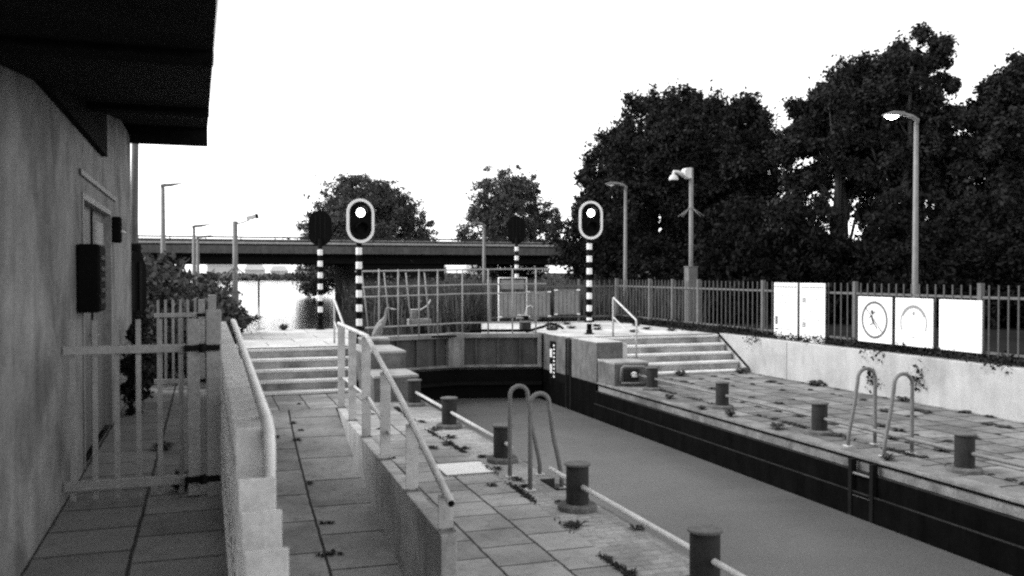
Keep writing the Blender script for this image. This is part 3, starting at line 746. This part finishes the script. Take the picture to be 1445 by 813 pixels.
q = MB(); ring(q, .32, .265, 1.36, 25, 155); ring(q, .32, .295, 1.36, 155, 205); ring(q, .32, .295, 1.36, -25, 25); q.build('ring', 'sign_faint', t)
q = MB(); sbar(q, -.06, .05, 1.10, 1.115); sbar(q, -.03, .02, 1.5, 1.56); q.build('lettering', 'sign_faint', t)
sign(11.92, .90, .945, 1.80, 'blank white sign at the near end of the fence, past the bleached ring sign')

# ------------------------------------------------------------------ street lamps and camera masts
def lamp(x, y, z0, zt, rz, label, lit, r=.075, arm=.75, flat=False, name='street_lamp'):
    t = thing(name, label, 'lamp', (x, y, z0), rz, 'street lamps around the lock')
    h = zt-z0
    q = MB(); q.tube([(0, 0, 0), (0, 0, .9), (0, 0, 1.0), (0, 0, h-.08)], [r*1.25, r*1.2, r, r*.72], 12); q.build('pole', 'galv', t)
    if flat:
        q = MB(); q.tube([(0, 0, h-.1), (-.03, 0, h), (.1, 0, h+.02)], r*.7, 8); q.build('neck', 'galv', t)
        q = MB(); q.prism([(.02, h-.05), (.28, h-.02), (.62, h+.09), (.60, h+.11), (.25, h+.08), (.02, h+.05)], .16, Matrix.Translation((0, -.08, 0))); hd = q.build('head', 'rail_dull', t, .015)
    else:
        q = MB(); q.tube([(0, 0, h-.12), (.02, 0, h-.02), (-.1, 0, h+.05), (-.32, 0, h+.10)], [r*.8, r*.85, r*.75, r*.6], 10); q.build('neck', 'rail_dull', t)
        q = MB(); q.prism([(-.27, h+.06), (-.30, h+.14), (-.55, h+.15), (-.72, h+.09), (-.74, h+.06)], .18, Matrix.Translation((0, -.09, 0))); hd = q.build('head', 'rail_dull', t, .015)
        q = MB(); q.prism([(-.70, h+.062), (-.64, h+.01), (-.54, h-.015), (-.46, h+.01), (-.42, h+.062)], .12, Matrix.Translation((0, -.06, 0))); q.build('diffuser', 'lamp_on' if lit else 'glass', hd, .02)
    return t
lamp(14.1, 15.4, .6, 5.46, R(-10), 'lit street lamp glowing white behind the fence signs', True, .062)
lamp(14.0, 29.1, .5, 5.28, R(-5), 'street lamp between the oval signal and the camera mast', False, .07)
lamp(13.05, 43.1, .4, 4.60, 0, 'street lamp rising behind the lock gate railing in front of the bridge', False, .095)
lamp(-1.36, 33.2, .5, 5.22, R(5), 'tall street lamp with flat head rising from the bushes by the lock house', False, .095, flat=True)
lamp(-.40, 36, .45, 3.98, R(5), 'street lamp with flat head against the bridge, taller of the two over the bushes', False, .08, flat=True)
lamp(-.31, 42, .45, 3.80, R(5), 'street lamp with flat head against the bridge, lower of the two over the bushes', False, .08, flat=True)
def cam_mast(x, y, z0, zt, s, label, dome, boxh, boxw):
    t = thing('camera_mast', label, 'camera mast', (x, y, z0)); h = zt-z0
    q = MB(); q.tube([(0, 0, 0), (0, 0, h)], .055, 12); q.build('pole', 'galv', t)
    q = MB(); q.box(-boxw, boxw, -.12, .12, 0, boxh); q.box(-boxw-.015, boxw+.015, -.13, .13, boxh, boxh+.03); q.build('cabinet', 'fence', t, .01)
    zs = h-1.05
    for k in range(8):
        a = k*math.pi/4+.2; q = MB(); q.tube([(.05*math.cos(a), .05*math.sin(a), zs), (.34*math.cos(a), .34*math.sin(a), zs-.22)], .010, 6); q.build('spike', 'galv', t)
    q = MB(); q.lathe((0, 0, zs), [(.062, -.03), (.07, -.02), (.07, .02), (.062, .03)], 12); q.build('spike_collar', 'galv', t)
    if dome:
        q = MB(); q.prism([(-.04, h-.28), (-.04, h+.0), (-.20, h-.02), (-.24, h-.06), (-.25, h-.20), (-.12, h-.29)], .22, Matrix.Translation((0, -.11, 0))); q.build('housing', 'cam_white', t, .02)
        q = MB(); q.tube([(-.2, 0, h-.20), (-.40, 0, h-.12), (-.50, 0, h-.11), (-.52, 0, h-.16), (-.52, 0, h-.22)], [.07, .045, .04, .04, .04], 10); q.build('arm', 'cam_white', t)
        q = MB(); q.lathe((-.52, 0, h-.34), [(.115, -.0), (.125, .02), (.12, .06), (.09, .12), (.04, .15)], 20); d = q.build('dome_cover', 'cam_white', t)
        q = MB(); q.lathe((-.52, 0, h-.341), [(.02, -.085), (.07, -.065), (.1, -.03), (.108, 0)], 20); q.build('dome_glass', 'lens_off', d)
        q = MB(); q.tube([(-.02, 0, h+.02), (.02, 0, h+.06), (.06, 0, h+.03), (.05, 0, h-.1)], .012, 6); q.build('cable', 'black', t)
    else:
        q = MB(); q.tube([(0, 0, h-.06), (.16, 0, h-.03), (.3, 0, h+.03)], .022, 8); q.build('arm', 'cam_white', t)
        q = MB(); q.bar((.24, 0, h+.06), (.46, 0, h+.12), .09, .10); q.build('housing', 'cam_white', t, .015)
        q = MB(); q.bar((.44, 0, h+.11), (.50, 0, h+.13), .10, .11); q.build('lens_hood', 'black', t)
cam_mast(12.1, 21.2, UP, 5.0, 1, 'camera mast with white dome camera on the far platform by the fence', True, 1.62, .135)
cam_mast(.63, 21.2, UP, 3.40, 1, 'thin mast with a small bullet camera standing beside the water', False, 1.05, .07)

# ------------------------------------------------------------------ bridge
t = thing('road_bridge', 'long low concrete road bridge crossing the river behind the lock', 'bridge', (0, 57, 0))
q = MB(); q.box(-60, 70, 0, .5, 3.42, 3.88); q.build('fascia', 'bridge', t)
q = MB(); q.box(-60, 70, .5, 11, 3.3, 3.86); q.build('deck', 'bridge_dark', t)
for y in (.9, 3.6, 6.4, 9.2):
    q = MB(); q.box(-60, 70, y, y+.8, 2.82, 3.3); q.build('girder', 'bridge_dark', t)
q = MB(); q.box(-60, 70, .02, .08, 4.0, 4.12); q.build('guard_rail', 'bridge_rail', t)
q = MB(); q.box(-60, 70, .45, .51, 4.20, 4.30); q.build('guard_rail', 'bridge_rail', t)
q = MB()
for z in (3.94, 4.17, 4.40): q.box(-60, 70, .2, .28, z-.05, z+.05)
for k in range(66): q.box(-60+2*k, -59.94+2*k, .13, .19, 3.88, 4.44)
q.build('railing', 'bollard', t)
q = MB(); q.box(-60, 70, 10.5, 11, 3.86, 4.60); q.build('rear_parapet', 'bridge', t)
q = MB(); q.box(8.9, 14.9, 1.2, 9.8, 0, 2.82); q.build('pier', 'bridge_dark', t)
q = MB(); q.box(-25, -19, 1.2, 9.8, 0, 2.82); q.build('pier', 'bridge_dark', t)
q = MB(); q.box(33, 40, 1.2, 9.8, 0, 2.82); q.build('pier', 'bridge_dark', t)
t = thing('mooring_pile', 'lone mooring pile standing in the open water', 'pile', (3.5, 65.8, 0))
q = MB(); q.tube([(0, 0, -.5), (.02, 0, 1.75)], [.075, .065], 10); q.build('shaft', 'bark', t)
q = MB(); q.lathe((.02, 0, 1.75), [(.085, 0), (.085, .05), (.05, .08)], 10); q.build('cap', 'rail_dull', t)

# far shore: small houses with haze put into their pale colour, and a low line of trees
hs = [(5, 330, 9, 4.5, 3.2), (17, 345, 7, 3, 2.2), (26, 350, 6, 2.6, 2.0), (36, 352, 8, 3, 1.6), (45, 355, 9, 2.8, 2.0), (-30, 330, 12, 3.2, 2.0), (-50, 335, 14, 3.0, 2.2), (-14, 340, 10, 2.6, 2.4), (68, 350, 12, 3.5, 2.2), (85, 352, 10, 4, 2.4), (105, 352, 12, 3.5, 2.4), (125, 354, 10, 4, 2.2)]
for i, (x, y, wd, h, rh) in enumerate(hs):
    t = thing('house', 'tall hipped hazy pale house on the far shore' if i == 0 else 'low hazy pale house in the row on the far shore', 'house', (x, y, .3), 0, None if i == 0 else 'houses on the far shore')
    q = MB(); q.box(-wd/2, wd/2, -4, 4, 0, h); q.build('wall', 'brickhouse', t)
    q = MB(); e = wd/2+.4; k = wd*.15 if i == 0 else wd*.36
    bb = q.b; A = [bb.verts.new(p) for p in ((-e, -4.4, h), (e, -4.4, h), (e, 4.4, h), (-e, 4.4, h))]; B = [bb.verts.new((-k, 0, h+rh)), bb.verts.new((k, 0, h+rh))]
    for f in ((A[0], A[1], B[1], B[0]), (A[2], A[3], B[0], B[1]), (A[1], A[2], B[1]), (A[3], A[0], B[0]), (A[3], A[2], A[1], A[0])): bb.faces.new(f)
    q.build('roof', 'houseroof', t)

# ------------------------------------------------------------------ foliage
def leaf_mesh(name, cen, size, mt, rng, aspect=.6, parent=None, droop=0.0):
    n = len(cen)
    nrm = rng.normal(size=(n, 3)); nrm[:, 2] += .35; nrm /= np.linalg.norm(nrm, axis=1)[:, None]
    a = np.cross(nrm, rng.normal(size=(n, 3))); a /= np.linalg.norm(a, axis=1)[:, None]
    b = np.cross(nrm, a); s = (size*rng.uniform(.6, 1.35, n))[:, None]
    a = a*s; b = b*s*aspect
    V = np.empty((n, 4, 3)); V[:, 0] = cen-a; V[:, 1] = cen-b*.9+a*.1; V[:, 2] = cen+a; V[:, 3] = cen+b*.9+a*.1
    me = bpy.data.meshes.new(name); me.vertices.add(4*n); me.vertices.foreach_set('co', V.astype(np.float32).ravel())
    me.loops.add(4*n); me.loops.foreach_set('vertex_index', np.arange(4*n, dtype=np.int32))
    me.polygons.add(n); me.polygons.foreach_set('loop_start', np.arange(0, 4*n, 4, dtype=np.int32)); me.polygons.foreach_set('loop_total', np.full(n, 4, dtype=np.int32))
    me.materials.append(M[mt]); me.update(); me.validate()
    o = bpy.data.objects.new(name, me); COL.objects.link(o)
    if parent: o.parent = parent
    return o
def clumps(rng, lobes, per_m3, csize):
    C = []
    for (x, y, z, rx, ry, rz) in lobes:
        n = max(4, int(per_m3*rx*ry*rz*4.19)); d = rng.normal(size=(n, 3)); d /= np.linalg.norm(d, axis=1)[:, None]
        rad = rng.uniform(.12, 1, n)**.42; p = d*rad[:, None]*np.array([rx, ry, rz])*rng.uniform(.85, 1.12, n)[:, None] + np.array([x, y, z]); C.append(p)
    return np.concatenate(C)
def tree(label, loc, lobes, seed, nleaf, size, mt='leaf', per_m3=.45, csize=.62, tr=.22, stems=1, name='tree', group=None, limbs=26, cat='tree', flat=.75):
    rng = np.random.default_rng(seed); rr = random.Random(seed)
    t = thing(name, label, cat, loc, 0, group)
    per_m3, csize = per_m3*2.2, csize*.78
    C = clumps(rng, lobes, per_m3, csize)
    wgt = rng.uniform(.35, 1.6, len(C)); idx = rng.choice(len(C), nleaf, p=wgt/wgt.sum())
    ax = rng.normal(size=(len(C), 3)); ax[:, 2] *= .7; ax /= np.linalg.norm(ax, axis=1)[:, None]
    off = np.clip(rng.normal(size=(nleaf, 3)), -2, 2)*csize*.42 + ax[idx]*np.clip(rng.normal(size=nleaf), -1.9, 1.9)[:, None]*csize*.75
    off *= rng.uniform(.55, 1.3, len(C))[idx][:, None]
    leaf_mesh('crown', C[idx]+off, size, mt, rng, parent=t)
    top = max(l[2] for l in lobes)-.8; q = MB()
    cx = np.mean([l[0] for l in lobes]); cy = np.mean([l[1] for l in lobes])
    for s in range(stems):
        bx, by = rr.uniform(-.5, .5)*(stems > 1), rr.uniform(-.5, .5)*(stems > 1)
        pts = []; rad = []
        for k in range(8):
            f = k/7; pts.append((bx+cx*f*.8+rr.uniform(-.12, .12)*(k > 0)+bx*f*2, by+cy*f*.8+by*f*2, -.15+top*f)); rad.append(tr*(1-.85*f)*(1.25 if k == 0 else 1))
        q.tube(pts, rad, 8)
        for k in range(limbs//stems):
            f = rr.uniform(.25, .8); i = int(f*7); p0 = Vector(pts[i]); p2 = Vector(C[rr.randrange(len(C))])
            p1 = (p0+p2)/2+Vector((0, 0, rr.uniform(.1, .6))); r0 = rad[i]*.42
            q.tube([p0, p0.lerp(p1, .6), p1, p1.lerp(p2, .6), p2], [r0, r0*.8, r0*.6, r0*.38, r0*.12], 5)
    q.build('trunk', 'bark', t)
    return t
# willow-like round tree beyond the bridge
tree('broad round tree beyond the bridge with boughs hanging to the water', (12.6, 76, .3), [(0, 0, 6.2, 4.6, 4.2, 3.9), (-3.0, 0, 4.6, 2.8, 3, 3.0), (3.3, .5, 5.0, 2.9, 3, 3.3), (-.9, 0, 8.4, 2.0, 2, 1.5), (1.7, 0, 8.3, 1.9, 2, 1.7), (-3.9, -1, 1.8, 2.3, 2.2, 1.9), (-5.0, -1.5, 1.2, 1.3, 1.4, 1.2), (0, -1, 2.0, 4.0, 3, 1.8)], 3, 90000, .115, 'leaf_mid', .75, .6, .35, 2)
tree('small round tree between bridge end and dark back of the signal', (23.2, 69.5, .4), [(0, 0, 6.2, 3.3, 3, 3.2), (-1.2, 0, 8.3, 1.9, 1.9, 1.8), (.7, 0, 8.6, 1.8, 1.9, 1.7), (2.6, 0, 5.2, 2.2, 2.2, 2.4), (-2.4, 0, 5.4, 1.9, 2, 2.2), (0, 0, 2.6, 3.4, 2.4, 2.0)], 8, 55000, .11, 'leaf_mid', .7, .55, .22, 1)
# the big trees behind the far fence
tree('large dark tree stepping down towards the bridge, behind the lit oval signal', (21.6, 41.0, .4), [(0, 0, 6.6, 3.6, 3.2, 3.6), (-.3, 0, 9.3, 2.2, 2.2, 1.5), (1.6, 0, 9.0, 2.2, 2.2, 1.7), (-2.5, 0, 5.4, 2.3, 2.3, 2.7), (-3.7, 0, 3.6, 1.7, 1.8, 2.1), (-1.8, 0, 2.4, 2.5, 2, 1.8), (1.5, 0, 2.6, 2.6, 2, 1.8)], 11, 120000, .105, 'leaf', .62, .62, .26, 2)
tree('large dark domed tree behind the camera mast', (24.4, 40.2, .4), [(0, 0, 6.8, 3.5, 3.4, 3.4), (-.8, 0, 9.7, 2.1, 2.1, 1.5), (1.3, 0, 9.0, 2.0, 2, 1.7), (2.4, 0, 6.0, 1.7, 2, 1.8), (-2, 0, 8.0, 2.2, 2.2, 2.2), (.2, 0, 3.6, 3.2, 2.6, 2.0)], 21, 120000, .105, 'leaf', .62, .62, .28, 2)
tree('tall dark tree with sky showing between its lower boughs, left of the lit lamp', (25.6, 31.9, .55), [(0, 0, 7.9, 2.6, 2.6, 1.8), (.2, 0, 9.0, 1.9, 1.9, 1.5), (-1.9, 0, 6.3, 1.4, 1.8, 1.6), (1.8, 0, 8.1, 1.9, 1.9, 1.9), (-2.5, 0, 3.9, 1.2, 1.6, 1.1), (.2, 0, 5.3, .5, .6, .4), (1.3, 0, 4.4, .6, .6, .4)], 31, 95000, .095, 'leaf', .62, .55, .25, 2)
tree('tallest dark tree rising above the lit street lamp', (27.0, 30.3, .55), [(0, 0, 7.4, 2.6, 2.6, 2.6), (.4, 0, 9.9, 1.7, 1.7, 1.6), (.9, 0, 10.7, .95, .9, .9), (-1.3, 0, 8.9, 1.6, 1.7, 1.5), (1.7, 0, 7.0, 1.8, 1.8, 2.2), (1.4, 0, 4.4, 1.9, 1.8, 1.5)], 41, 95000, .095, 'leaf', .6, .52, .27, 2)
tree('dark tree at the end of the row beyond the lit lamp', (30.2, 27.6, .55), [(0, 0, 6.6, 2.7, 2.6, 2.8), (.2, 0, 9.0, 1.9, 1.9, 1.4), (1.6, 0, 6.2, 2, 2, 2.3), (-1.6, 0, 4.8, 1.9, 1.8, 1.9)], 51, 80000, .10, 'leaf', .6, .55, .25, 2)
# dark undergrowth between trunks and fence: one shrub, copied
sh = tree('dark leafy shrub in the undergrowth below the trees behind the fence', (0, 0, 0), [(0, 0, 1.3, 1.9, 1.5, 1.4), (-1.0, 0, .9, 1.3, 1.2, 1.1), (1.1, .2, 1.0, 1.4, 1.2, 1.2), (.2, 0, 2.1, 1.2, 1.1, .9)], 61, 20000, .075, 'leaf_dark', 3.0, .34, .07, 3, 'shrub', 'shrubs behind the fence', 12, 'shrub')
spots = [(15.6, 30.5, .9, 2.2), (17.6, 33.5, 1.1, 1.2), (18.2, 29.0, 1.2, 4.0), (20.6, 33.0, 1.25, .4), (20.4, 27.4, 1.25, 2.9), (22.8, 30.0, 1.3, 5.1), (22.6, 25.4, 1.3, 1.0), (24.8, 27.6, 1.35, 3.3), (24.2, 22.8, 1.25, 5.6), (26.6, 24.8, 1.35, 2.0), (26.0, 20.0, 1.25, .8), (28.8, 22.4, 1.4, 4.5), (27.8, 17.6, 1.3, 2.7), (30.5, 19.6, 1.4, 1.6), (23.5, 35.5, 1.5, 3.9), (27.0, 33.5, 1.4, 1.9), (31, 26, 1.5, .2), (17.5, 37.5, 1.2, 5.0)]
for i, (x, y, s, rz) in enumerate(spots):
    o = sh if i == 0 else dup(sh)
    o.location = (x, y, .5); o.rotation_euler = (0, 0, rz); o.scale = (s, s, s*(.78+.42*((i*7) % 5)/4))
# bushes left of the water, behind the path gates
bu = tree('dark bush behind the picket gate and the tall flat-headed lamp', (0, 0, 0), [(0, 0, .8, 1.3, 1.1, .8), (-.7, 0, .6, .9, .9, .7), (.8, .1, .6, .9, .9, .65), (.1, 0, 1.35, .8, .8, .5)], 71, 9000, .075, 'leaf_mid', 5.0, .28, .05, 3, 'bush', 'bushes beside the upper path', 10, 'bush')
bsp = [(-.5, 13.7, .55, .4), (.02, 13.9, .35, 1.4), (-.75, 16.4, .8, 2.2), (-.2, 17.3, .7, 4.0), (-1.6, 19.5, 1.0, 1.0), (-1.2, 22.6, 1.15, 2.9), (.1, 31.5, .9, .3), (-1.0, 38, 1.5, 5.1), (-3.8, 40, 1.7, 1.7), (-6, 42, 1.8, 3.3), (-2.6, 25.5, 1.0, 0), (-1.2, 27.5, .95, 1.3), (-3.6, 29, 1.15, 2.0), (-.3, 29.5, .8, 3.1), (-1.9, 31.5, 1.1, 4.4), (-4.6, 24.5, 1.2, 5.2), (-5.2, 33, 1.4, .7), (-2.6, 36, 1.3, 2.8), (-.6, 34, .85, 5.9), (-3.0, 21.5, .85, 3.7), (-6.5, 28, 1.4, 1.1)]
for i, (x, y, s, rz) in enumerate(bsp):
    o = bu if i == 0 else dup(bu)
    o.location = (x, y, .70 if y < 18 else .45); o.rotation_euler = (0, 0, rz); o.scale = (s, s, s*(1.15 if y < 28 else .62))
o = tree('sparse leafy sapling leaning beside the thin camera mast', (.45, 23.4, UP), [(0, 0, .75, .32, .3, .5), (.15, 0, 1.0, .25, .25, .3)], 77, 700, .05, 'leaf_mid', 60, .10, .02, 3, 'sapling', None, 8, 'shrub')
o = tree('dark climbing shrub at the foot of the lock house wall', (-.72, 10.5, .74), [(0, 0, .35, .14, .3, .38), (.03, .1, .75, .10, .22, .3)], 79, 2600, .035, 'leaf', 200, .09, .02, 2, 'shrub', None, 6, 'shrub')

# reeds and tall grass on the river bank (nobody could count them)
def blades(name, pts, h, wd, mt, rng):
    n = len(pts); a = rng.uniform(0, 2*np.pi, n); hh = h*rng.uniform(.45, 1.15, n); lean = rng.normal(size=(n, 2))*.22*hh[:, None]
    dx = np.stack([np.cos(a), np.sin(a)], 1)*wd*rng.uniform(.6, 1.5, n)[:, None]
    V = np.zeros((n, 4, 3)); V[:, 0, :2] = pts[:, :2]-dx; V[:, 1, :2] = pts[:, :2]+dx; V[:, 0, 2] = V[:, 1, 2] = pts[:, 2]
    mid = pts[:, :2]+lean*.4
    V[:, 2, :2] = mid+dx*.7+lean*.2; V[:, 2, 2] = pts[:, 2]+hh*.6; V[:, 3, :2] = pts[:, :2]+lean; V[:, 3, 2] = pts[:, 2]+hh
    me = bpy.data.meshes.new(name); me.vertices.add(4*n); me.vertices.foreach_set('co', V.astype(np.float32).ravel())
    me.loops.add(4*n); me.loops.foreach_set('vertex_index', np.arange(4*n, dtype=np.int32))
    me.polygons.add(n); me.polygons.foreach_set('loop_start', np.arange(0, 4*n, 4, dtype=np.int32)); me.polygons.foreach_set('loop_total', np.full(n, 4, dtype=np.int32))
    me.materials.append(M[mt]); me.update(); me.validate()
    o = bpy.data.objects.new(name, me); COL.objects.link(o); return kind(o, 'stuff')
rng = np.random.default_rng(91)
def scatter(n, x0, x1, y0, y1, z, fn=None):
    p = np.stack([rng.uniform(x0, x1, n), rng.uniform(y0, y1, n), np.full(n, z)], 1)
    if fn is not None: p = p[fn(p)]
    return p
dens = lambda p: (np.sin(p[:, 0]*1.7)+np.sin(p[:, 1]*1.3+p[:, 0])+rng.normal(size=len(p))*.8) > -.6
bank = lambda p: (p[:, 0] > 6.6+(p[:, 1]-28)*.06+.5*np.sin(p[:, 1]*.9)) & dens(p)
o = blades('reeds', np.concatenate([scatter(26000, 6.4, 16, 27, 36, .30, bank), scatter(26000, 7, 26, 36, 56, .30, bank)]), 1.55, .018, 'grass', rng); tag(o, 'tall reeds and grass on the bank beyond the lock gate', 'reeds')
C0 = scatter(1500, 7, 24, 28, 54, .6, bank); idx = rng.integers(0, len(C0), 42000)
o = leaf_mesh('undergrowth', C0[idx]+rng.normal(size=(42000, 3))*np.array([.4, .4, .42])+np.array([0, 0, .25]), .07, 'grass', rng); kind(o, 'stuff'); tag(o, 'leafy undergrowth among the reeds on the river bank', 'undergrowth')
# ground cover along the foot of the far fence, hanging over the pale wall
n = 26000; yy = rng.uniform(4, 25.4, n); C0 = np.stack([rng.normal(11.97, .10, n), yy, (.83)+np.abs(rng.normal(0, .035+.035*(np.sin(yy*2.1)+np.sin(yy*5.3)+2)/4, n))], 1)
hang = rng.random(n) < .06*(np.sin(yy*1.9)+np.sin(yy*4.7) > .9); C0[hang, 0] = rng.uniform(11.56, 11.7, hang.sum()); C0[hang, 2] = .84-np.abs(rng.normal(0, .09, hang.sum()))
o = leaf_mesh('ground_cover', C0, .035, 'leaf', rng); kind(o, 'stuff'); tag(o, 'dark ground cover creeping along the foot of the fence', 'ground cover')
for (py, pz, hh, lab) in ((13.75, .30, .22, 'small leafy plant on the pale wall left of the far ladder hoops'), (12.62, .42, .26, 'leafy creeper on the pale wall behind the far ladder hoops')):
    cc = np.stack([rng.uniform(11.57, 11.64, 46), rng.normal(py, .10, 46), np.clip(rng.normal(pz, hh*.5, 46), .02, .9)], 1)
    o = leaf_mesh('creeper', cc, .038, 'leaf', rng, .8); tag(o, lab, 'plant')
# far treeline
n = 40000; xx = rng.uniform(-260, 360, n); C0 = np.stack([xx, rng.uniform(252, 300, n), .3+np.abs(rng.normal(0, .42+.2*np.sin(xx*.11)+.18*np.sin(xx*.31), n))], 1)
o = leaf_mesh('far_treeline', C0, .8, 'leaf_mid', rng); kind(o, 'stuff'); tag(o, 'low dark line of growth along the far shore', 'treeline')

# ------------------------------------------------------------------ weeds
def weed(seed, n, r, h, label, group, name='weed', wf=.16):
    rg = np.random.default_rng(seed); rr = random.Random(seed); q = MB(); b = q.b
    for k in range(n):
        a = rr.uniform(0, 6.283); l = r*rr.uniform(.4, 1.1); hh = h*rr.uniform(.3, 1.1); wd = l*wf+.004
        d = Vector((math.cos(a), math.sin(a), 0)); s = Vector((-d.y, d.x, 0)); o0 = d*rr.uniform(0, r*.25)
        p = [o0-s*wd*.3, o0+s*wd*.3, o0+d*l*.55+s*wd+Vector((0, 0, hh)), o0+d*l+Vector((0, 0, hh*rr.uniform(.2, .9))), o0+d*l*.55-s*wd+Vector((0, 0, hh))]
        b.faces.new([b.verts.new(x) for x in p])
    o = q.build(name, 'leaf_weed'); return tag(o, label, 'weed', group)
W1 = weed(1, 46, .13, .075, 'small weed tuft growing from a joint of the far quay', 'weeds on the far quay')
W2 = weed(2, 30, .10, .05, 'small weed tuft growing from a joint of the near quay', 'weeds on the near quay')
W3 = weed(3, 24, .09, .05, 'small weed tuft growing from a joint of the ramp', 'weeds on the ramp')
rr = random.Random(17); first = [True]*3
def put(w, i, x, y, z, s, flat=1):
    o = w if first[i] else dup(w); first[i] = False
    o.location = (x, y, z); o.rotation_euler = (0, 0, rr.uniform(0, 6.28)); o.scale = (s*rr.uniform(.9, 1.5), s*rr.uniform(.7, 1.1), s*flat)
# far quay: scattered on the joint grid
k = 0
for iy in range(22):
    for ix in range(7):
        if rr.random() < .42:
            put(W1, 0, 8.25+ix*.55+rr.uniform(-.03, .03), 6.9+iy*.52+rr.uniform(-.25, .25), 0, rr.choice((.35, .45, .55, .6, .8, 1.0)), .5)
for x, y, s in ((7.78, 12.4, 1.0), (7.8, 11.2, .9), (7.85, 14.5, .8), (11.5, 15.2, 1.2), (9.8, 17.6, 1.2), (11.3, 17.6, 1.2), (7.75, 8.9, .8), (11.55, 12.9, .9), (7.74, 13.2, .6)): put(W1, 0, x, y, 0, s, 1.2)
for x, y, s in ((3.05, 14.2, .7), (3.08, 13.4, .9), (3.1, 12.7, 1.2), (3.14, 12.0, 1.1), (3.0, 11.55, 1.3), (3.12, 11.2, .8), (3.2, 10.6, .9), (2.75, 11.35, 1.0), (2.55, 11.55, .8), (2.6, 11.1, .6), (3.16, 9.9, .9), (3.2, 9.3, 1.0), (3.18, 9.0, .8), (3.05, 8.6, .7), (3.28, 8.25, .8), (3.1, 7.45, 1.3), (2.98, 6.5, .7), (3.02, 6.15, .7), (2.85, 9.15, .8), (3.55, 8.3, .6), (3.58, 7.2, .9), (2.35, 13.0, .5), (2.15, 10.9, .5), (2.5, 14.4, .5)): put(W2, 1, x, y, 0, s*.8, .9)
def rz_(y): return float(np.interp(y, [5, 8.2, 10.96, 13.1, 14.3, 15.4], [-.64, -.55, -.45, -.29, -.15, -.01]))
for x, y, s in ((1.30, 14.6, .9), (1.36, 14.2, .7), (1.0, 13.9, 1.0), (1.25, 13.7, .9), (1.22, 11.6, .9), (1.2, 10.0, .9), (1.28, 10.0, .7), (1.05, 9.0, .8), (1.17, 9.02, 1.0), (1.24, 8.98, .6), (1.14, 7.3, 1.1), (.95, 15.6, .8), (1.5, 15.9, .8), (1.12, 8.1, .6)): put(W3, 2, x, y, rz_(y)+.002, s*.75, .9)
# moss lines in the joints
n = 5200; yy = rng.uniform(5, 15, n); keep = (np.sin(yy*2.3)+np.sin(yy*5.1+1)+rng.normal(size=n)*.5) > .5
C0 = np.stack([3.02+rng.normal(0, .02, n)+.05*np.sin(yy*.8), yy, np.abs(rng.normal(.006, .008, n))], 1)[keep]
o = leaf_mesh('moss', C0, .016, 'leaf_weed', rng); kind(o, 'stuff'); tag(o, 'moss and tiny weeds along the seam of the near quay', 'moss')
n = 9000; yy = rng.uniform(5, 17.6, n); C0 = np.stack([8.22+rng.normal(0, .03, n), yy, np.abs(rng.normal(.006, .01, n))], 1); keep = (np.sin(yy*2.9)+np.sin(yy*6.1+2)+rng.normal(size=n)*.5) > .6
o = leaf_mesh('moss', C0[keep], .02, 'leaf_weed', rng); kind(o, 'stuff'); tag(o, 'moss and tiny weeds along the pipe rail of the far quay', 'moss')
wt = weed(9, 60, .10, .14, 'spiky grass tuft on the path just before the near picket gate', None, 'grass_tuft', .05); wt.location = (-.15, 6.7, .74)
wt = weed(10, 40, .10, .06, 'flat weed tuft on the path between the two picket gates', None, 'grass_tuft'); wt.location = (-.35, 8.3, .74)
wt = weed(11, 50, .28, .22, 'loose grass tuft at the foot of the far lit signal', None, 'grass_tuft', .035); wt.location = (8.25, 21.3, UP)
wt = weed(12, 40, .16, .16, 'small plant on the far edge of the platform above the water', None, 'grass_tuft'); wt.location = (1.9, 24.1, UP)
for i, (x, y) in enumerate(((9.6, 21.6), (10.2, 23.0), (9.2, 22.4), (10.9, 21.4), (11.2, 20.6), (10.1, 20.5), (9.8, 24.2), (11.3, 22.8))):
    if i == 0: W4 = weed(13, 40, .16, .07, 'weed tuft growing on the paving of the far platform', 'weeds on the far platform'); o = W4
    else: o = dup(W4)
    o.location = (x, y, UP); o.rotation_euler = (0, 0, i*1.3)

# ------------------------------------------------------------------ the heron
t = thing('heron', 'grey heron standing on the platform beside the lock gate railing', 'bird', (3.58, 19.30, UP), R(-16)); t.scale = (1.08, 1.08, 1.08)
q = MB()
q.tube([(-.20, 0, .08), (-.17, 0, .14), (-.11, 0, .235), (-.045, 0, .33), (.01, 0, .41), (.045, 0, .47), (.06, 0, .53), (.062, 0, .60), (.075, 0, .65), (.10, 0, .672), (.135, 0, .668), (.16, 0, .660)],
       [.012, .045, .075, .082, .066, .04, .028, .022, .022, .030, .026, .012], 14)
for s in (-1, 1):
    q.tube([(-.03, s*.035, .30), (-.02, s*.04, .20), (-.045, s*.04, .12), (-.03, s*.04, .012)], [.035, .016, .011, .010], 8)
    for a in (-.5, 0, .5): q.tube([(-.03, s*.04, .012), (.05*math.cos(a)-.03+.02, s*.04+.06*math.sin(a), .006)], [.008, .005], 6)
o = q.build('body', 'heron', t)
md = o.modifiers.new('remesh', 'REMESH'); md.mode = 'VOXEL'; md.voxel_size = .008; md.use_smooth_shade = True
q = MB(); q.tube([(.155, 0, .661), (.24, 0, .650), (.285, 0, .642)], [.014, .009, .003], 8); q.build('beak', 'beak', t)
q = MB(); q.tube([(.125, 0, .685), (.06, 0, .69), (.0, 0, .66)], [.010, .008, .003], 6); q.build('crest', 'black', t)
for s in (-1, 1):
    q = MB(); q.tube([(-.19, s*.03, .10), (-.13, s*.07, .19), (-.05, s*.085, .31), (.0, s*.06, .38)], [.012, .035, .04, .015], 8); q.build('wing', 'heron', t)

# a scene without light paths tricks: nothing else to do
bpy.context.view_layer.update()
